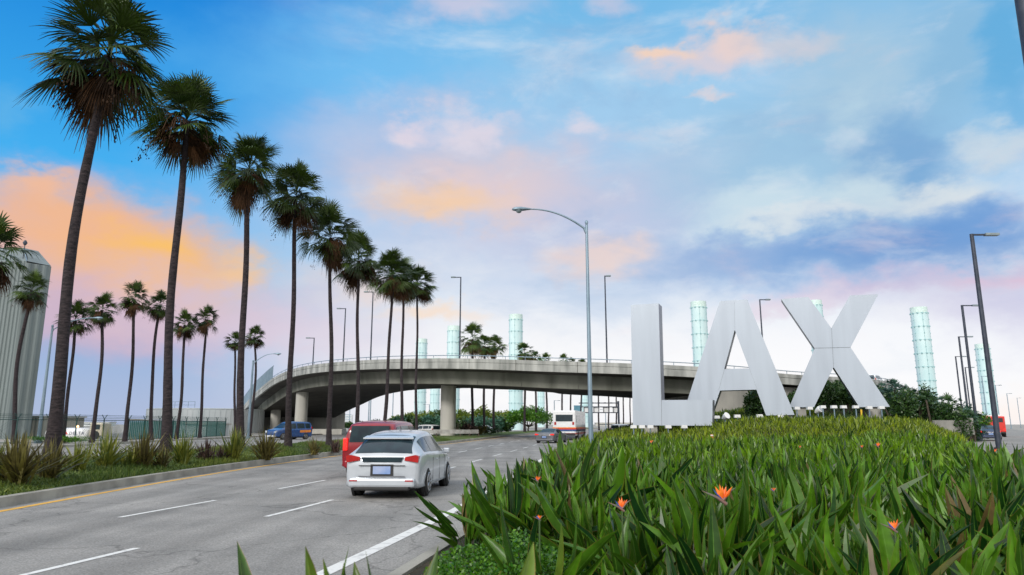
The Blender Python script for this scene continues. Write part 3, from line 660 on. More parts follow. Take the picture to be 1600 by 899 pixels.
def crown_meshes(seed, rg=62, rd=40, size=1.0, nseg=22, mg=None, md=None, dens=1.0):
    r = random.Random(seed); g_ = NB(); d_ = NB(); GA = 2.39996
    for i in range(int(rg * dens)):
        t = i / rg; e = R(86 - 116 * t + r.uniform(-12, 12)); z = .55 - .85 * t
        fan(g_, np.array([0, 0, z]), i * GA + r.uniform(-.3, .3), e, r.uniform(.35, 1.2) * size * (.8 + .2 * min(1, t * 3)), r.uniform(.8, 1.12) * size, nseg, r.uniform(.08, .38) + .12 * t, r.random(), r)
    for i in range(int(rd * dens)):
        t = i / rd; e = R(-8 - 56 * t + r.uniform(-14, 14)); z = -.05 - .65 * t
        fan(d_, np.array([0, 0, z]), i * GA * 1.3 + r.uniform(-.4, .4), e, r.uniform(.35, 1.1) * size * (1 - .4 * t), r.uniform(.6, .95) * size, max(9, nseg - 6), r.uniform(.4, 1.0), r.random(), r, width=.8)
    # hanging fruit stalks with ragged ends
    for i in range(7):
        a = r.uniform(0, 6.28); L = r.uniform(1.5, 2.5) * size; p0 = np.array([0, 0, -.1]); prev = p0; hor = np.array([math.cos(a), math.sin(a), 0])
        for k in range(1, 8):
            t = k / 7; q = p0 + hor * L * (t - .35 * t * t) + np.array([0, 0, .25 * t - 1.5 * t * t]) * L * .62
            s_ = np.array([-hor[1], hor[0], 0]) * .012; d_.add(np.array([prev - s_, prev + s_, q + s_, q - s_]), [(0, 1, 2, 3)], .3, np.full(4, .5))
            if k > 3:
                for _ in range(9):
                    p = q + np.array([r.gauss(0, .10), r.gauss(0, .10), r.gauss(-.08, .10)]); w = r.uniform(.02, .05)
                    d_.add(np.array([p, p + [w, 0, -w], p + [0, w * .4, -w * 2.4], p + [-w, 0, -w]]), [(0, 1, 2, 3)], .2, np.full(4, .5))
            prev = q
    return g_.mesh('crown', mg or M_palm), d_.mesh('dead_fronds', md or M_dead)
CR = [crown_meshes(500 + i) for i in range(5)]
CRF = [crown_meshes(520 + i, rg=44, rd=30, nseg=14) for i in range(3)]
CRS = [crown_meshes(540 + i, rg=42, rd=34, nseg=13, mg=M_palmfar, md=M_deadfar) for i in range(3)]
def palm(base, top, r0, r1, cs, crowns, k, label, group, rz=0, bend=0.0, dead=True):
    """trunk from the base to the crown centre (world points), crown scaled by cs"""
    base = Vector(base); top = Vector(top)
    root = empty('palm_tree', base, 0, label, 'palm tree', group); rel = top - base; n = 26; pts = []; rad = []
    r = random.Random(int(abs(base.x * 31 + base.y * 17)) + k)
    for i in range(n + 1):
        t = i / n; s_ = math.sin(math.pi * t) * bend + .05 * math.sin(t * 9 + k)
        pts.append(rel * t + Vector((s_, 0, 0)))
        q = r0 + (r1 - r0) * min(1, t * 1.15) ** .7
        rad.append(q * (1 + .45 * math.exp(-t * rel.z / .5)) * r.uniform(.965, 1.035))
    pts[0].z -= .15
    mb = MB(); mb.tube(pts, rad, M_trunk, 12); mb.build('trunk', root)
    a, b = crowns[k % len(crowns)]
    tx_, ty_, sz_ = r.uniform(-.13, .13), r.uniform(-.13, .13), cs * r.uniform(.9, 1.14)
    for nm_, me_ in (('crown', a), ('dead_fronds', b)):
        o = link(nm_, me_, root, loc=rel, rz=rz, scale=(cs * r.uniform(1.0, 1.14), cs * r.uniform(1.0, 1.14), sz_)); o.rotation_euler = (tx_, ty_, rz)
        if nm_ == 'dead_fronds': o.scale = (cs * r.uniform(.82, 1.0), cs * r.uniform(.82, 1.0), sz_ * r.uniform(.72, .95))
    return root
GM = 'tall palms along the median'
# (u base, Y, crown u, crown centre v, r0, crown scale, bend, label)
MP = [(79, 22.5, 168, 88, .24, 1.28, -.25, 'tallest and nearest palm of the median row, at far left'),
      (257, 29.5, 293, 190, .235, 1.18, -.15, 'second palm of the median row from the left, big brown skirt'),
      (373, 35, 388, 268, .225, .97, .0, 'third palm of the median row, in front of the bridge end'),
      (450, 38.5, 463, 308, .20, .97, -.0, 'fourth palm of the median row, beside the blue minivan'),
      (515, 42, 516, 372, .18, 1.02, .05, 'fifth palm of the median row, leaning crown touching the next'),
      (558, 47, 560, 408, .17, .95, .0, 'sixth palm of the median row with narrow crown'),
      (598, 54, 613, 430, .18, 1.05, .1, 'palm of the median row whose trunk slants left across the bridge'),
      (627, 59, 630, 438, .17, 1.0, .0, 'second last palm of the median row'),
      (650, 64, 652, 446, .16, 1.08, .0, 'last palm of the median row, at its right end')]
for i, (ub, Y, uc, vc, r0, cs, bd, lab) in enumerate(MP):
    bx = X(ub, Y, .4); palm((bx, Y, medz(bx, Y)), P(uc, vc, Y), r0 * .88, r0 * .56, cs, CR, i, lab, GM, rz=i * 1.3, bend=bd)
GF = 'palms beside the fence across the road'
FP = [(22, 62, 50, 455, .2, .85, 'leftmost palm by the fence, in front of the grey hangar'),
      (97, 66, 118, 500, .18, .85, 'fence side palm half hidden behind the nearest median trunk'),
      (143, 66, 160, 485, .19, .85, 'fence side palm right of the nearest median trunk, shaggy brown skirt'),
      (195, 70, 210, 468, .19, .88, 'tallest palm by the green slatted fence'),
      (237, 72, 250, 478, .19, .85, 'fence side palm just left of the second median trunk'),
      (276, 78, 288, 508, .19, .80, 'fence side palm just right of the second median trunk'),
      (312, 80, 322, 500, .18, .80, 'fence side palm with round crown in front of the white storage tank'),
      (367, 95, 367, 535, .19, .78, 'small palm with green crown just left of the third median trunk'),
      (389, 92, 398, 527, .19, .80, 'small palm just right of the third median trunk, by the bridge fence'),
      (-42, 52, -12, 398, .2, 1.55, 'palm cut by the left edge of the picture, before the hangar roof')]
for i, (ub, Y, uc, vc, r0, cs, lab) in enumerate(FP):
    bx = X(ub, Y, .2); palm((bx, Y, .1), P(uc, vc, Y), r0, r0 * .7, cs, CRF, i, lab, GF, rz=i * .9, bend=(-.5, .1, .3, .2, -.35, .2, 0, 0, .4, 0)[i])
palm((-20.2, 12.5, .1), (-15.9, 14.5, 15.2), .24, .16, 1.1, CR, 2, 'palm almost out of view, only frond tips in the top left corner', GM, rz=2.0)
GB = 'palms beyond the bridge'
BP = [(738, 112, 738, 530, 1.2), (756, 120, 757, 541, 1.1), (771, 124, 773, 541, 1.15), (820, 138, 820, 551, 1.15), (838, 148, 836, 560, .85), (855, 158, 853, 563, .85),
      (877, 170, 880, 565, .9), (891, 180, 893, 568, .9), (907, 190, 910, 569, .9), (936, 200, 934, 590, .9), (951, 206, 951, 592, .9), (963, 214, 963, 594, .9), (974, 222, 974, 596, .9), (985, 230, 984, 598, .9)]
nth = ['first', 'second', 'third', 'fourth', 'fifth', 'sixth', 'seventh', 'eighth', 'ninth', 'tenth', 'eleventh', 'twelfth', 'thirteenth', 'fourteenth']
for i, (ub, Y, uc, vc, cs) in enumerate(BP):
    bx = X(ub, Y, 0); lab = '%s palm trunk from the left beyond the bridge, %s' % (nth[i], 'crown showing above the parapet' if i < 9 else 'crown hidden by the deck')
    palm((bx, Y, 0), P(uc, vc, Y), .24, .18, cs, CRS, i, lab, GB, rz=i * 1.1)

# flax clumps on the median
def flax(u, Y, h, n, m, seed, label, spread=1.0, w=.05, dx=0):
    x = X(u, Y, .4) + dx; r = random.Random(seed); root = empty('flax_plant', (x, Y, medz(x, Y) - .02), 0, label, 'plant', 'flax plants under the median palms'); nb = NB()
    for i in range(n):
        a = r.uniform(0, 6.28); tilt = R(r.uniform(2, 58) * spread); L = h * r.uniform(.65, 1.12) * (1.0 if tilt < .6 else 1.05); W = w * r.uniform(.7, 1.2); g_ = r.uniform(.05, .45) * math.sin(tilt)
        d = np.array([math.cos(a) * math.sin(tilt), math.sin(a) * math.sin(tilt), math.cos(tilt)]); s_ = np.array([-math.sin(a + r.uniform(-.6, .6)), math.cos(a), 0]); b0 = np.array([r.gauss(0, .09), r.gauss(0, .09), 0])
        V = []; A = []
        for k in range(7):
            t = k / 6; wv = W * .5 * (min(1, .55 + t * 1.6) if t < .5 else max(.03, 1 - ((t - .5) / .5) ** 1.6)); p = b0 + d * L * t - np.array([0, 0, g_ * L * t ** 2.5]) + np.array([math.cos(a), math.sin(a), 0]) * g_ * L * .35 * t * t
            V += [p - s_ * wv, p + s_ * wv]; A += [-.9, .9]
        nb.add(np.array(V), [(2 * k, 2 * k + 1, 2 * k + 3, 2 * k + 2) for k in range(6)], r.random(), np.array(A))
    link('leaves', nb.mesh('leaves', m), root); return root
flax(28, 16.8, 1.2, 150, M_flaxb, 1, 'largest dry brown flax clump, at the left edge of the median', 1.0, .06)
flax(78, 18.2, 1.1, 100, M_flaxb, 2, 'bronze flax clump in front of the nearest palm trunk', 1.05, .055)
flax(-14, 16.8, 1.0, 90, M_flaxg, 3, 'green flax clump cut by the left edge of the picture', 1.1)
flax(118, 20.2, .95, 80, M_flaxg, 4, 'low green flax clump right of the nearest palm trunk', 1.15)
flax(165, 21.5, 1.2, 130, M_flaxg, 5, 'yellow green flax clump between the first two median palms', .95)
flax(222, 23.0, 1.2, 130, M_flaxb, 6, 'reddish brown flax clump left of the second palm trunk', .9)
flax(284, 25.2, 1.2, 100, M_flaxg, 7, 'olive flax clump right of the second palm trunk', 1.0)
flax(252, 23.6, .8, 60, M_flaxb, 8, 'small brown flax clump at the foot of the second palm', 1.1)
flax(320, 27.4, .85, 70, M_flaxp, 9, 'small purple flax clump between olive and bright green ones', 1.1)
flax(365, 28.6, 1.35, 120, M_flaxg, 10, 'tall bright green flax clump in front of the third palm', .8, .06)
flax(416, 30.5, 1.35, 170, M_flaxb, 11, 'broad bronze green flax clump left of the fourth palm', 1.0, .055)
flax(490, 35.5, .95, 90, M_flaxb, 12, 'small spiky flax clump right of the fourth palm', 1.1)
flax(524, 38.5, .8, 80, M_flaxp, 13, 'dark red flax clump behind the red car', 1.1)
flax(196, 22.6, .7, 60, M_flaxg, 14, 'low green flax tuft left of the reddish brown clump', 1.2)
flax(345, 28.2, .6, 50, M_flaxp, 15, 'dwarf purple flax tuft at the kerb before the bright green clump', 1.2)

# lawn blades on the median
r = np.random.RandomState(11); nB = 42000; yy = 12 + 55 * r.rand(nB) ** 1.7; t_ = r.rand(nB) ** 1.3 * .75
ax_ = np.interp(yy, [t[0] for t in LK], [t[1] for t in LK]) - .26; bx_ = np.interp(yy, [t[0] for t in MF], [t[1] for t in MF]) + .2
xx = ax_ + (bx_ - ax_) * t_; zz = .18 + .32 * np.sin(np.pi * t_) ** .8
hgt = (.05 + .09 * r.rand(nB)) * (1 + .5 * np.sin(xx * 2.1 + yy * .9)); a_ = r.rand(nB) * 6.28; wd = .012 + .012 * r.rand(nB)
base = np.stack([xx, yy, zz], -1); sd_ = np.stack([np.cos(a_), np.sin(a_), 0 * a_], -1) * wd[:, None]; ln_ = np.stack([r.randn(nB) * .04, r.randn(nB) * .04, hgt], -1)
V = np.stack([base - sd_, base + sd_, base + ln_ + sd_ * .2, base + ln_ - sd_ * .2], 1).reshape(-1, 3)
me = nm('lawn', V, np.arange(nB * 4).reshape(-1, 4), [M_grass], tint=np.repeat(np.clip(r.rand(nB) * .7 + .3 * np.sin(xx * .8 + yy * .35), 0, 1), 4), across=np.full(nB * 4, .5))
tag(link('median_lawn', me), 'short green grass along the median kerb', 'grass', kind='stuff')

# ------------------------------------------------------------------ the bridge
BN = [(379, 636.7, 156), (393, 619, 141), (408, 605.6, 130), (422, 594, 123), (437, 585, 117.5), (450, 579.5, 113), (466, 574.5, 108), (500, 568.5, 101), (548, 564.5, 95), (600, 561.5, 89.5), (700, 560, 84), (780, 561.5, 81.5), (850, 564, 80), (985, 568, 79), (1090, 573, 79.5), (1160, 578, 80.5), (1245, 586, 83)]
near = [P(u, v, Y) for u, v, Y in BN]
near = [near[0] + (near[0] - near[1]) * 1.3] + near
near += [near[-1] + Vector((8, 5, .05)), near[-1] + Vector((16, 13, .25)), near[-1] + Vector((25, 25, .5))]
# resample smoothly
def catmull(pts, per=5):
    o_ = []; n = len(pts)
    for i in range(n - 1):
        p0, p1, p2, p3 = pts[max(0, i - 1)], pts[i], pts[i + 1], pts[min(n - 1, i + 2)]
        for k in range(per):
            t = k / per; o_.append(.5 * ((2 * p1) + (p2 - p0) * t + (2 * p0 - 5 * p1 + 4 * p2 - p3) * t * t + (3 * p1 - p0 - 3 * p2 + p3) * t ** 3))
    o_.append(pts[-1]); return o_
path = catmull(near, 5)
for _ in range(4):
    path = [path[0]] + [(path[i - 1] + path[i] * 2 + path[i + 1]) / 4 for i in range(1, len(path) - 1)] + [path[-1]]
def inward(i):
    t = path[min(i + 1, len(path) - 1)] - path[max(i - 1, 0)]; t.z = 0; t.normalize(); return Vector((-t.y, t.x, 0))
INW = [inward(i) for i in range(len(path))]
bridge = empty('overpass_bridge', (path[50].x, path[50].y, 0), 0, 'long curved concrete overpass crossing above both roads behind the letters', 'bridge')
BO = Vector(bridge.location)
def sweep(name, prof, m, parent, i0=0, i1=None, closed=True, smooth=False):
    """profile: (distance inward from the outer parapet face, height below the parapet top)"""
    i1 = i1 or len(path); V = []; n = len(prof)
    for i in range(i0, i1):
        for (d, z) in prof: V.append(path[i] + INW[i] * d + Vector((0, 0, z)) - BO)
    F_ = []
    for i in range(i1 - i0 - 1):
        for k in range(n if closed else n - 1):
            F_.append((i * n + k, (i + 1) * n + k, (i + 1) * n + (k + 1) % n, i * n + (k + 1) % n))
    mb = MB(); mb.add(V, F_, m, smooth); mb.add(V[:n], [tuple(range(n))], m); mb.add(V[-n:], [tuple(reversed(range(n)))], m)
    return mb.build(name, parent)
DW = 21.0
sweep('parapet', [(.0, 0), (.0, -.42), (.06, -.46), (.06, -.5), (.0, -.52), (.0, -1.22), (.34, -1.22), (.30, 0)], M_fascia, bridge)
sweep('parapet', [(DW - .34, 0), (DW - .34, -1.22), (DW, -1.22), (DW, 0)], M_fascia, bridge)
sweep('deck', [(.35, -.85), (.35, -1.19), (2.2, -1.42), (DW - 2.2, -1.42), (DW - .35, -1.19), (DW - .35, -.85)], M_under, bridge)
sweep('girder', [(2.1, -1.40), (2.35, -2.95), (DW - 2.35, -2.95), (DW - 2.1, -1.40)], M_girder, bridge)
sweep('soffit_shade', [(2.37, -2.955), (2.37, -2.985), (DW - 2.37, -2.985), (DW - 2.37, -2.955)], M_under, bridge)  # thin dark sheet below the girder, underside shade put into its colour
for i in range(12, len(path) - 4, 5):
    a = path[i]; t_ = (path[i + 1] - path[i - 1]).normalized(); mb = MB()
    for z0_, z1_, d_ in ((0, -1.22, -.012), (-1.42, -2.93, 2.12)):
        p = a - BO + INW[i] * d_; e_ = INW[i] * (.22 if d_ > 1 else 0)
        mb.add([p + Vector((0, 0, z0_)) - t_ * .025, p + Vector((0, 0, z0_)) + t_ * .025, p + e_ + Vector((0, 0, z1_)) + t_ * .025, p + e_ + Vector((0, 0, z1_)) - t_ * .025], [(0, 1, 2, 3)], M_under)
        mb.build('expansion_joint', bridge); mb = MB()
# hand rail on the parapet
rail = MB(); acc_ = 0; last = None
for i in range(20, len(path) - 1):
    a, b = path[i] + INW[i] * .15 - BO, path[i + 1] + INW[i + 1] * .15 - BO
    rail.tube([a + Vector((0, 0, .36)), b + Vector((0, 0, .36))], .045, M_galv, 6, caps=False)
    L = (b - a).length; 
    while acc_ < L:
        p = a.lerp(b, acc_ / L); rail.tube([p, p + Vector((0, 0, .36))], .035, M_galv, 5); acc_ += 2.4
    acc_ -= L
rail.build('handrail', bridge)
fp = MB()                             # tall picket fence on the descending left end
i0, i1 = 0, 21
for i in range(i0, i1):
    a, b = path[i] + INW[i] * .15 - BO, path[i + 1] + INW[i + 1] * .15 - BO
    for h_ in (.12, 2.25): fp.tube([a + Vector((0, 0, h_)), b + Vector((0, 0, h_))], .05, M_galv, 5, caps=False)
    n = max(2, int((b - a).length / .28))
    for k in range(n):
        p = a.lerp(b, k / n); fp.tube([p, p + Vector((0, 0, 2.3))], .045, M_galv, 4)
fp.build('picket_fence', bridge)
def column(u, Y, ztop, rad=1.0, ped=True):
    x = X(u, Y, 2); mb = MB(); mb.tube([(x - BO.x, Y - BO.y, -.1), (x - BO.x, Y - BO.y, ztop)], rad, M_col, 40); mb.build('column', bridge)
    return x
xc = column(700, 93, 6.75, 1.0)
xa = column(470, 119, 7.2, 1.0)
xb2 = column(430, 141, 5.2, .95)
# abutments: where the deck meets the ground at both ends
ia = min(range(len(path)), key=lambda i: abs(path[i].x - 21.5) if path[i].y < 100 else 99)
ab = MB()
def solid(i0, i1, d0, d1, zt, zb, m):
    V = []
    for i in range(i0, i1 + 1):
        a, b = path[i] + INW[i] * d0 - BO, path[i] + INW[i] * d1 - BO
        V += [Vector((a.x, a.y, a.z + zt)), Vector((b.x, b.y, b.z + zt)), Vector((b.x, b.y, zb)), Vector((a.x, a.y, zb))]
    n = i1 - i0; F_ = [(4 * i + k, 4 * i + 4 + k, 4 * i + 4 + (k + 1) % 4, 4 * i + (k + 1) % 4) for i in range(n) for k in range(4)]
    ab.add(V, F_ + [(0, 1, 2, 3), (4 * n + 3, 4 * n + 2, 4 * n + 1, 4 * n)], m)
solid(ia, len(path) - 1, .9, DW - .9, -1.45, -.5, M_conc)
ab.build('abutment', bridge)
ab = MB(); solid(0, 7, .12, DW - .12, -1.24, -.5, M_conc); ab.build('retaining_wall', bridge)
pl = MB()                              # low concrete base round the left column, guard rail round the other
pl.box((xa + 2, 118, .45), (11, 3.2, .9), M_col); o = pl.build('concrete_plinth', bevel=.05); tag(o, 'pale concrete crash block round the foot of the left bridge column', 'barrier')
gr = empty('guard_rail', (xc, 90, 0), 0, 'weathered steel guard rail round the foot of the middle bridge column', 'guard rail')
mb = MB(); pts = [(-7, 1.5), (-4, -1.0), (2, -2.2), (4.2, -1.9)]
gz = .2
for a, b in zip(pts, pts[1:]):
    for zc, dy in ((.58, 0), (.74, -.03), (.42, -.03)): mb.prism([(a[0], a[1] + dy, gz + zc - .07), (b[0], b[1] + dy, gz + zc - .07), (b[0], b[1] + dy, gz + zc + .07), (a[0], a[1] + dy, gz + zc + .07)], (0, 0, 0), (0, .06, 0), mat('rail_steel', (.36, .36, .35), (.22, .21, .2), rough=.6, scale=2))
mb.build('rail_beam', gr)
for k in range(7):
    t = k / 6 * 2.999; i = int(t); a, b = pts[i], pts[i + 1]; q = t - i; mb = MB(); mb.box((a[0] + (b[0] - a[0]) * q, a[1] + (b[1] - a[1]) * q + .14, gz + .3), (.15, .15, .8), M_bark); mb.build('post', gr)

# ------------------------------------------------------------------ the three letters
TH = R(21); NRM = Vector((-math.sin(TH), -math.cos(TH), 0)); BACK = -NRM
def on_plane(u, v, p0):
    d = Vector(pdir(u, v)); o_ = Vector((0, 0, CZ)); t = (p0 - o_).dot(NRM) / d.dot(NRM); return o_ + d * t
LD = 1.7
def letter(name, Yref, uref, outline, holes, seams, label, pedestals):
    p0 = P(uref, 650, Yref); pts = [on_plane(u, v, p0) for u, v in outline]
    base = Vector((sum(p.x for p in pts) / len(pts), p0.y, min(p.z for p in pts)))
    root = empty(name, base, 0, label, 'letter sign', 'giant white letters on the mound')
    # make edges that are meant level level, then extrude backwards; outline lies in the letter's plane
    import bmesh
    bm = bmesh.new()
    def ring(pp, off_): return [bm.verts.new(q + off_ - base) for q in pp]
    loops = [pts] + [[on_plane(u, v, p0) for u, v in h] for h in holes]
    from mathutils.geometry import tessellate_polygon
    flat = [q for l in loops for q in l]; tris = tessellate_polygon([[Vector(((q - base).dot(Vector((math.cos(TH), -math.sin(TH), 0))), (q - base).z, 0)) for q in l] for l in loops])
    fv = [bm.verts.new(q - base) for q in flat]; bv = [bm.verts.new(q + BACK * LD - base) for q in flat]
    for t in tris:
        for vv, rev, mi in ((fv, False, 0), (bv, True, 0)):
            try:
                f = bm.faces.new([vv[i] for i in (reversed(t) if rev else t)]); f.material_index = mi
            except ValueError: pass
    k = 0
    for l in loops:
        n = len(l)
        for i in range(n):
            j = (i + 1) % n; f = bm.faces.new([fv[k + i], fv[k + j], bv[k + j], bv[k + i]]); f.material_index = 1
        k += n
    bmesh.ops.recalc_face_normals(bm, faces=bm.faces)
    me = bpy.data.meshes.new('letter_body'); bm.to_mesh(me); bm.free(); me.materials.append(M_letter); me.materials.append(M_lside)
    link('letter_body', me, root)
    for (a, b, w) in seams:
        sm_ = MB()
        A, B = on_plane(*a, p0), on_plane(*b, p0); d = (B - A).normalized(); s_ = d.cross(NRM) * w; o_ = NRM * .004
        q = [A - s_, B - s_, B + s_, A + s_]; sm_.add([x_ + o_ - base for x_ in q], [(0, 1, 2, 3)], M_seam); sm_.build('panel_joint', root)
    for (u0, u1, vt) in pedestals:
        a, b = on_plane(u0, vt, p0) + BACK * .25, on_plane(u1, vt, p0) + BACK * .25
        mb = MB(); zg = float(H(a.x, a.y)) - .3
        mb.prism([Vector((a.x, a.y, a.z + .1)) - base, Vector((b.x, b.y, b.z + .1)) - base, Vector((b.x, b.y, zg)) - base, Vector((a.x, a.y, zg)) - base], (0, 0, 0), BACK * 1.0, M_conc); mb.build('pedestal', root, bevel=.02)
    return root
letter('letter_sculpture', 57, 1040,
       [(985.5, 476.8), (1029, 474.2), (1033.2, 625.3), (1113.5, 625.0), (1112.8, 665.5), (989, 664.8)], [],
       [((1032.6, 560), (1034, 664.8), .012), ((1033.5, 480), (1033.4, 600), .006)],
       'giant white letter L, leftmost and nearest of the three letters', [(1006, 1026, 664)])
letter('letter_sculpture', 60.5, 1165,
       [(1124.5, 470.8), (1167.5, 468.2), (1241.5, 648.5), (1197, 649.5), (1182, 609), (1125, 610.5), (1111, 650.5), (1066, 650.5)],
       [[(1148, 515.5), (1170.5, 575.8), (1131.5, 577.0)]],
       [((1132, 577), (1123, 610), .008), ((1147.5, 472), (1148, 515), .005), ((1171, 576), (1183, 609), .005)],
       'giant white letter A in the middle, overlapped by the letter L', [(1225, 1238, 649)])
letter('letter_sculpture', 63.5, 1300,
       [(1220.5, 467.5), (1263, 464.2), (1299, 512.8), (1328, 461.8), (1372.5, 460), (1329, 543), (1390.5, 635.8), (1343, 636.5), (1302.5, 574), (1272, 636.5), (1233, 636.5), (1273, 544.5)], [],
       [((1273, 544.3), (1329, 543), .02), ((1299.3, 513), (1302.3, 573), .012)],
       'giant white letter X, rightmost and highest on the mound', [(1243, 1259, 636), (1357, 1376, 636)])

def spot(u, v, Y, label, kind=0, grd=None):
    p = P(u, v, Y); gz = float(H(p.x, p.y)); root = empty('floodlight', (p.x, p.y, gz), 0, label, 'floodlight', 'floodlights lighting the letters')
    h_ = max(.35, p.z - gz); mb = MB(); mb.tube([(0, 0, -.1), (0, 0, h_)], .055, M_galv, 8); mb.build('pole', root)
    mb = MB(); s_ = .38
    if kind == 0:
        mb.prism([(-.23, 0, 0), (.23, 0, 0), (.21, 0, .24), (-.21, 0, .24)], (0, -.15, h_ - .12), (0, .2, h_ - .12), M_whitep)
        o = mb.build('lamp_head', root, bevel=.04)
    else:
        R_ = Matrix.Rotation(R(38 if kind == 1 else -38), 3, 'Y') @ Matrix.Rotation(R(50), 3, 'X')
        mb.tube([R_ @ Vector((0, 0, -.28)) + Vector((0, 0, h_)), R_ @ Vector((0, 0, .05)) + Vector((0, 0, h_)), R_ @ Vector((0, 0, .28)) + Vector((0, 0, h_))], [.14, .26, .29], M_whitep, 14); o = mb.build('lamp_head', root)
    return root
for i, u in enumerate((990, 1003, 1016, 1044, 1069)): spot(u, 667, 55.8, '%s floodlight from the left under the letter L' % nth[i])
spot(1120, 652, 60, 'floodlight at the right end of the letter L, partly behind it')
spot(1133, 652, 59, 'tilted round floodlight between the letters L and A', 1)
spot(1152, 650.5, 58.5, 'floodlight under the opening of the letter A, left one', 0)
spot(1187, 650, 58.8, 'floodlight under the opening of the letter A, right one', 0)
spot(1219, 651, 59, 'floodlight under the right foot of the letter A')
spot(1245, 638, 62.2, 'leftmost floodlight under the left foot of the letter X'); spot(1265, 638, 62.2, 'second floodlight under the left foot of the letter X')
spot(1278, 642, 62, 'tilted round floodlight low between the feet of the letter X', 1)
spot(1285.5, 636, 61.5, 'domed floodlight between the feet of the letter X, left'); spot(1303, 636, 61.5, 'middle left floodlight between the feet of the letter X')
spot(1318, 636, 61.5, 'middle right floodlight between the feet of the letter X'); spot(1337, 636, 61.8, 'domed floodlight between the feet of the letter X, right')
spot(1358, 637, 61.8, 'left floodlight at the right foot of the letter X'); spot(1377, 637, 61.5, 'rightmost floodlight at the right foot of the letter X')
mb = MB(); p = P(1345.5, 640, 60); gz = float(H(p.x, p.y)); mb.tube([(0, 0, 0), (0, 0, p.z - gz)], .075, mat('yellow_post', (.8, .5, .03), rough=.5), 10); mb.tube([(0, 0, p.z - gz), (0, 0, p.z - gz + .06)], [.085, .06], M_black, 10)
tag(mb.build('marker_post', loc=(p.x, p.y, gz)), 'short yellow marker post between the feet of the letter X', 'post')
mb = MB(); p = P(1112, 679, 30); gz = float(H(p.x, p.y)); mb.box((0, 0, (p.z - gz) / 2), (.10, .02, p.z - gz), M_oran); mb.box((0, -.012, (p.z - gz) - .04), (.11, .008, .05), M_whitep)
tag(mb.build('marker_stake', loc=(p.x, p.y, gz)), 'thin orange marker stake in the leaves below the letter L', 'post')

# ------------------------------------------------------------------ lamps
def cobra(u, Y, vtop, hu, hv, label, mt, rb=.11, rt=.06, base_z=0, head=.9):
    """curved-arm lamp; (hu, hv) is where the head hangs in the same plane"""
    x = X(u, Y, base_z + 3); top = P(u, vtop, Y); hd = P(hu, hv, Y)
    root = empty('street_lamp', (x, Y, base_z), 0, label, 'street lamp')
    tz = top.z - base_z; hx, hz = hd.x - x, hd.z - base_z; s_ = 1 if hx > 0 else -1
    mb = MB(); mb.tube([(0, 0, -.1), (0, 0, .25)], rb * 1.9, mt, 14); mb.tube([(0, 0, .2), (0, 0, tz)], [rb, rt], mt, 14); mb.tube([(0, 0, tz), (0, 0, tz + .1), (0, 0, tz + .2), (0, 0, tz + .26)], [rt * .7, rt * 1.25, rt * 1.1, .01], mt, 10); mb.build('pole', root)
    pts = []
    za = tz - .25; n = 14
    for k in range(n + 1):
        t = k / n; pts.append((hx * t * .93, 0, za + (hz - za) * (1 - (1 - t) ** 2.1)))
    mb = MB(); mb.tube(pts, [.055 + (.035 - .055) * k / n for k in range(n + 1)], mt, 8); mb.tube([(s_ * .02, 0, za - .14), (s_ * .1, 0, za + .06)], .07, mt, 8); mb.build('arm', root)
    L = head; cx = hx * .93; mb = MB(); prof = [(-.05, .05), (.0, .07), (.25, .12), (.5, .17), (.8, .16), (.95, .10), (1.0, .02)]
    V = []; n = 14
    for t, w in prof:
        for k in range(n):
            q = 2 * math.pi * k / n; zz_ = math.sin(q) * w * (.75 if math.sin(q) > 0 else .5); V.append((cx + s_ * L * t, math.cos(q) * w, hz + zz_ - .02 * t))
    mb.add(V, [(i * n + k, i * n + (k + 1) % n, (i + 1) * n + (k + 1) % n, (i + 1) * n + k) for i in range(len(prof) - 1) for k in range(n)], mt, True); mb.build('lamp_head', root)
    mb = MB(); mb.tube([(cx + s_ * L * .62, 0, hz - .03), (cx + s_ * L * .62, 0, hz - .16), (cx + s_ * L * .62, 0, hz - .2)], [.15, .12, .04], M_lens, 12); mb.build('lens', root)
    return root
cobra(922, 33, 352, 822, 327, 'tall curved arm street lamp standing in front of the bridge left of the letter L', M_galv, .115, .065, .1, head=.9)
cobra(66, 64, 512, 150, 497, 'blue grey curved arm street lamp by the fence left of the nearest palm', M_galv, .16, .09)
cobra(390, 84, 566, 430, 553, 'curved arm street lamp at the left end of the bridge', M_galv, .16, .10)
def boxlamp(u, Y, vtop, side, label, base_z=0, arm=1.6, mt=None, rb=.13, rt=.09, group=None, hl=.7):
    mt = mt or M_dsteel; x = X(u, Y, base_z + 1.5); tz = P(u, vtop, Y).z - base_z
    # the pole is vertical: find the x at which its top matches
    x = P(u, vtop, Y).x; root = empty('street_lamp', (x, Y, base_z), 0, label, 'street lamp', group)
    mb = MB(); mb.tube([(0, 0, -.1), (0, 0, tz)], [rb, rt], mt, 10); mb.box((0, 0, .12), (.4, .4, .24), mt); mb.build('pole', root)
    mb = MB(); mb.box((side * arm / 2, 0, tz - .05), (arm, .09, .11), mt); mb.build('arm', root)
    mb = MB(); mb.box((side * (arm + hl * .35), 0, tz - .03), (hl, .34, .17), M_lens); mb.build('lamp_head', root, bevel=.03)
    return root
GL = 'square headed lamps along the right hand road'
ordr = ['nearest', 'second', 'third', 'fourth', 'fifth', 'sixth', 'seventh', 'eighth', 'farthest']
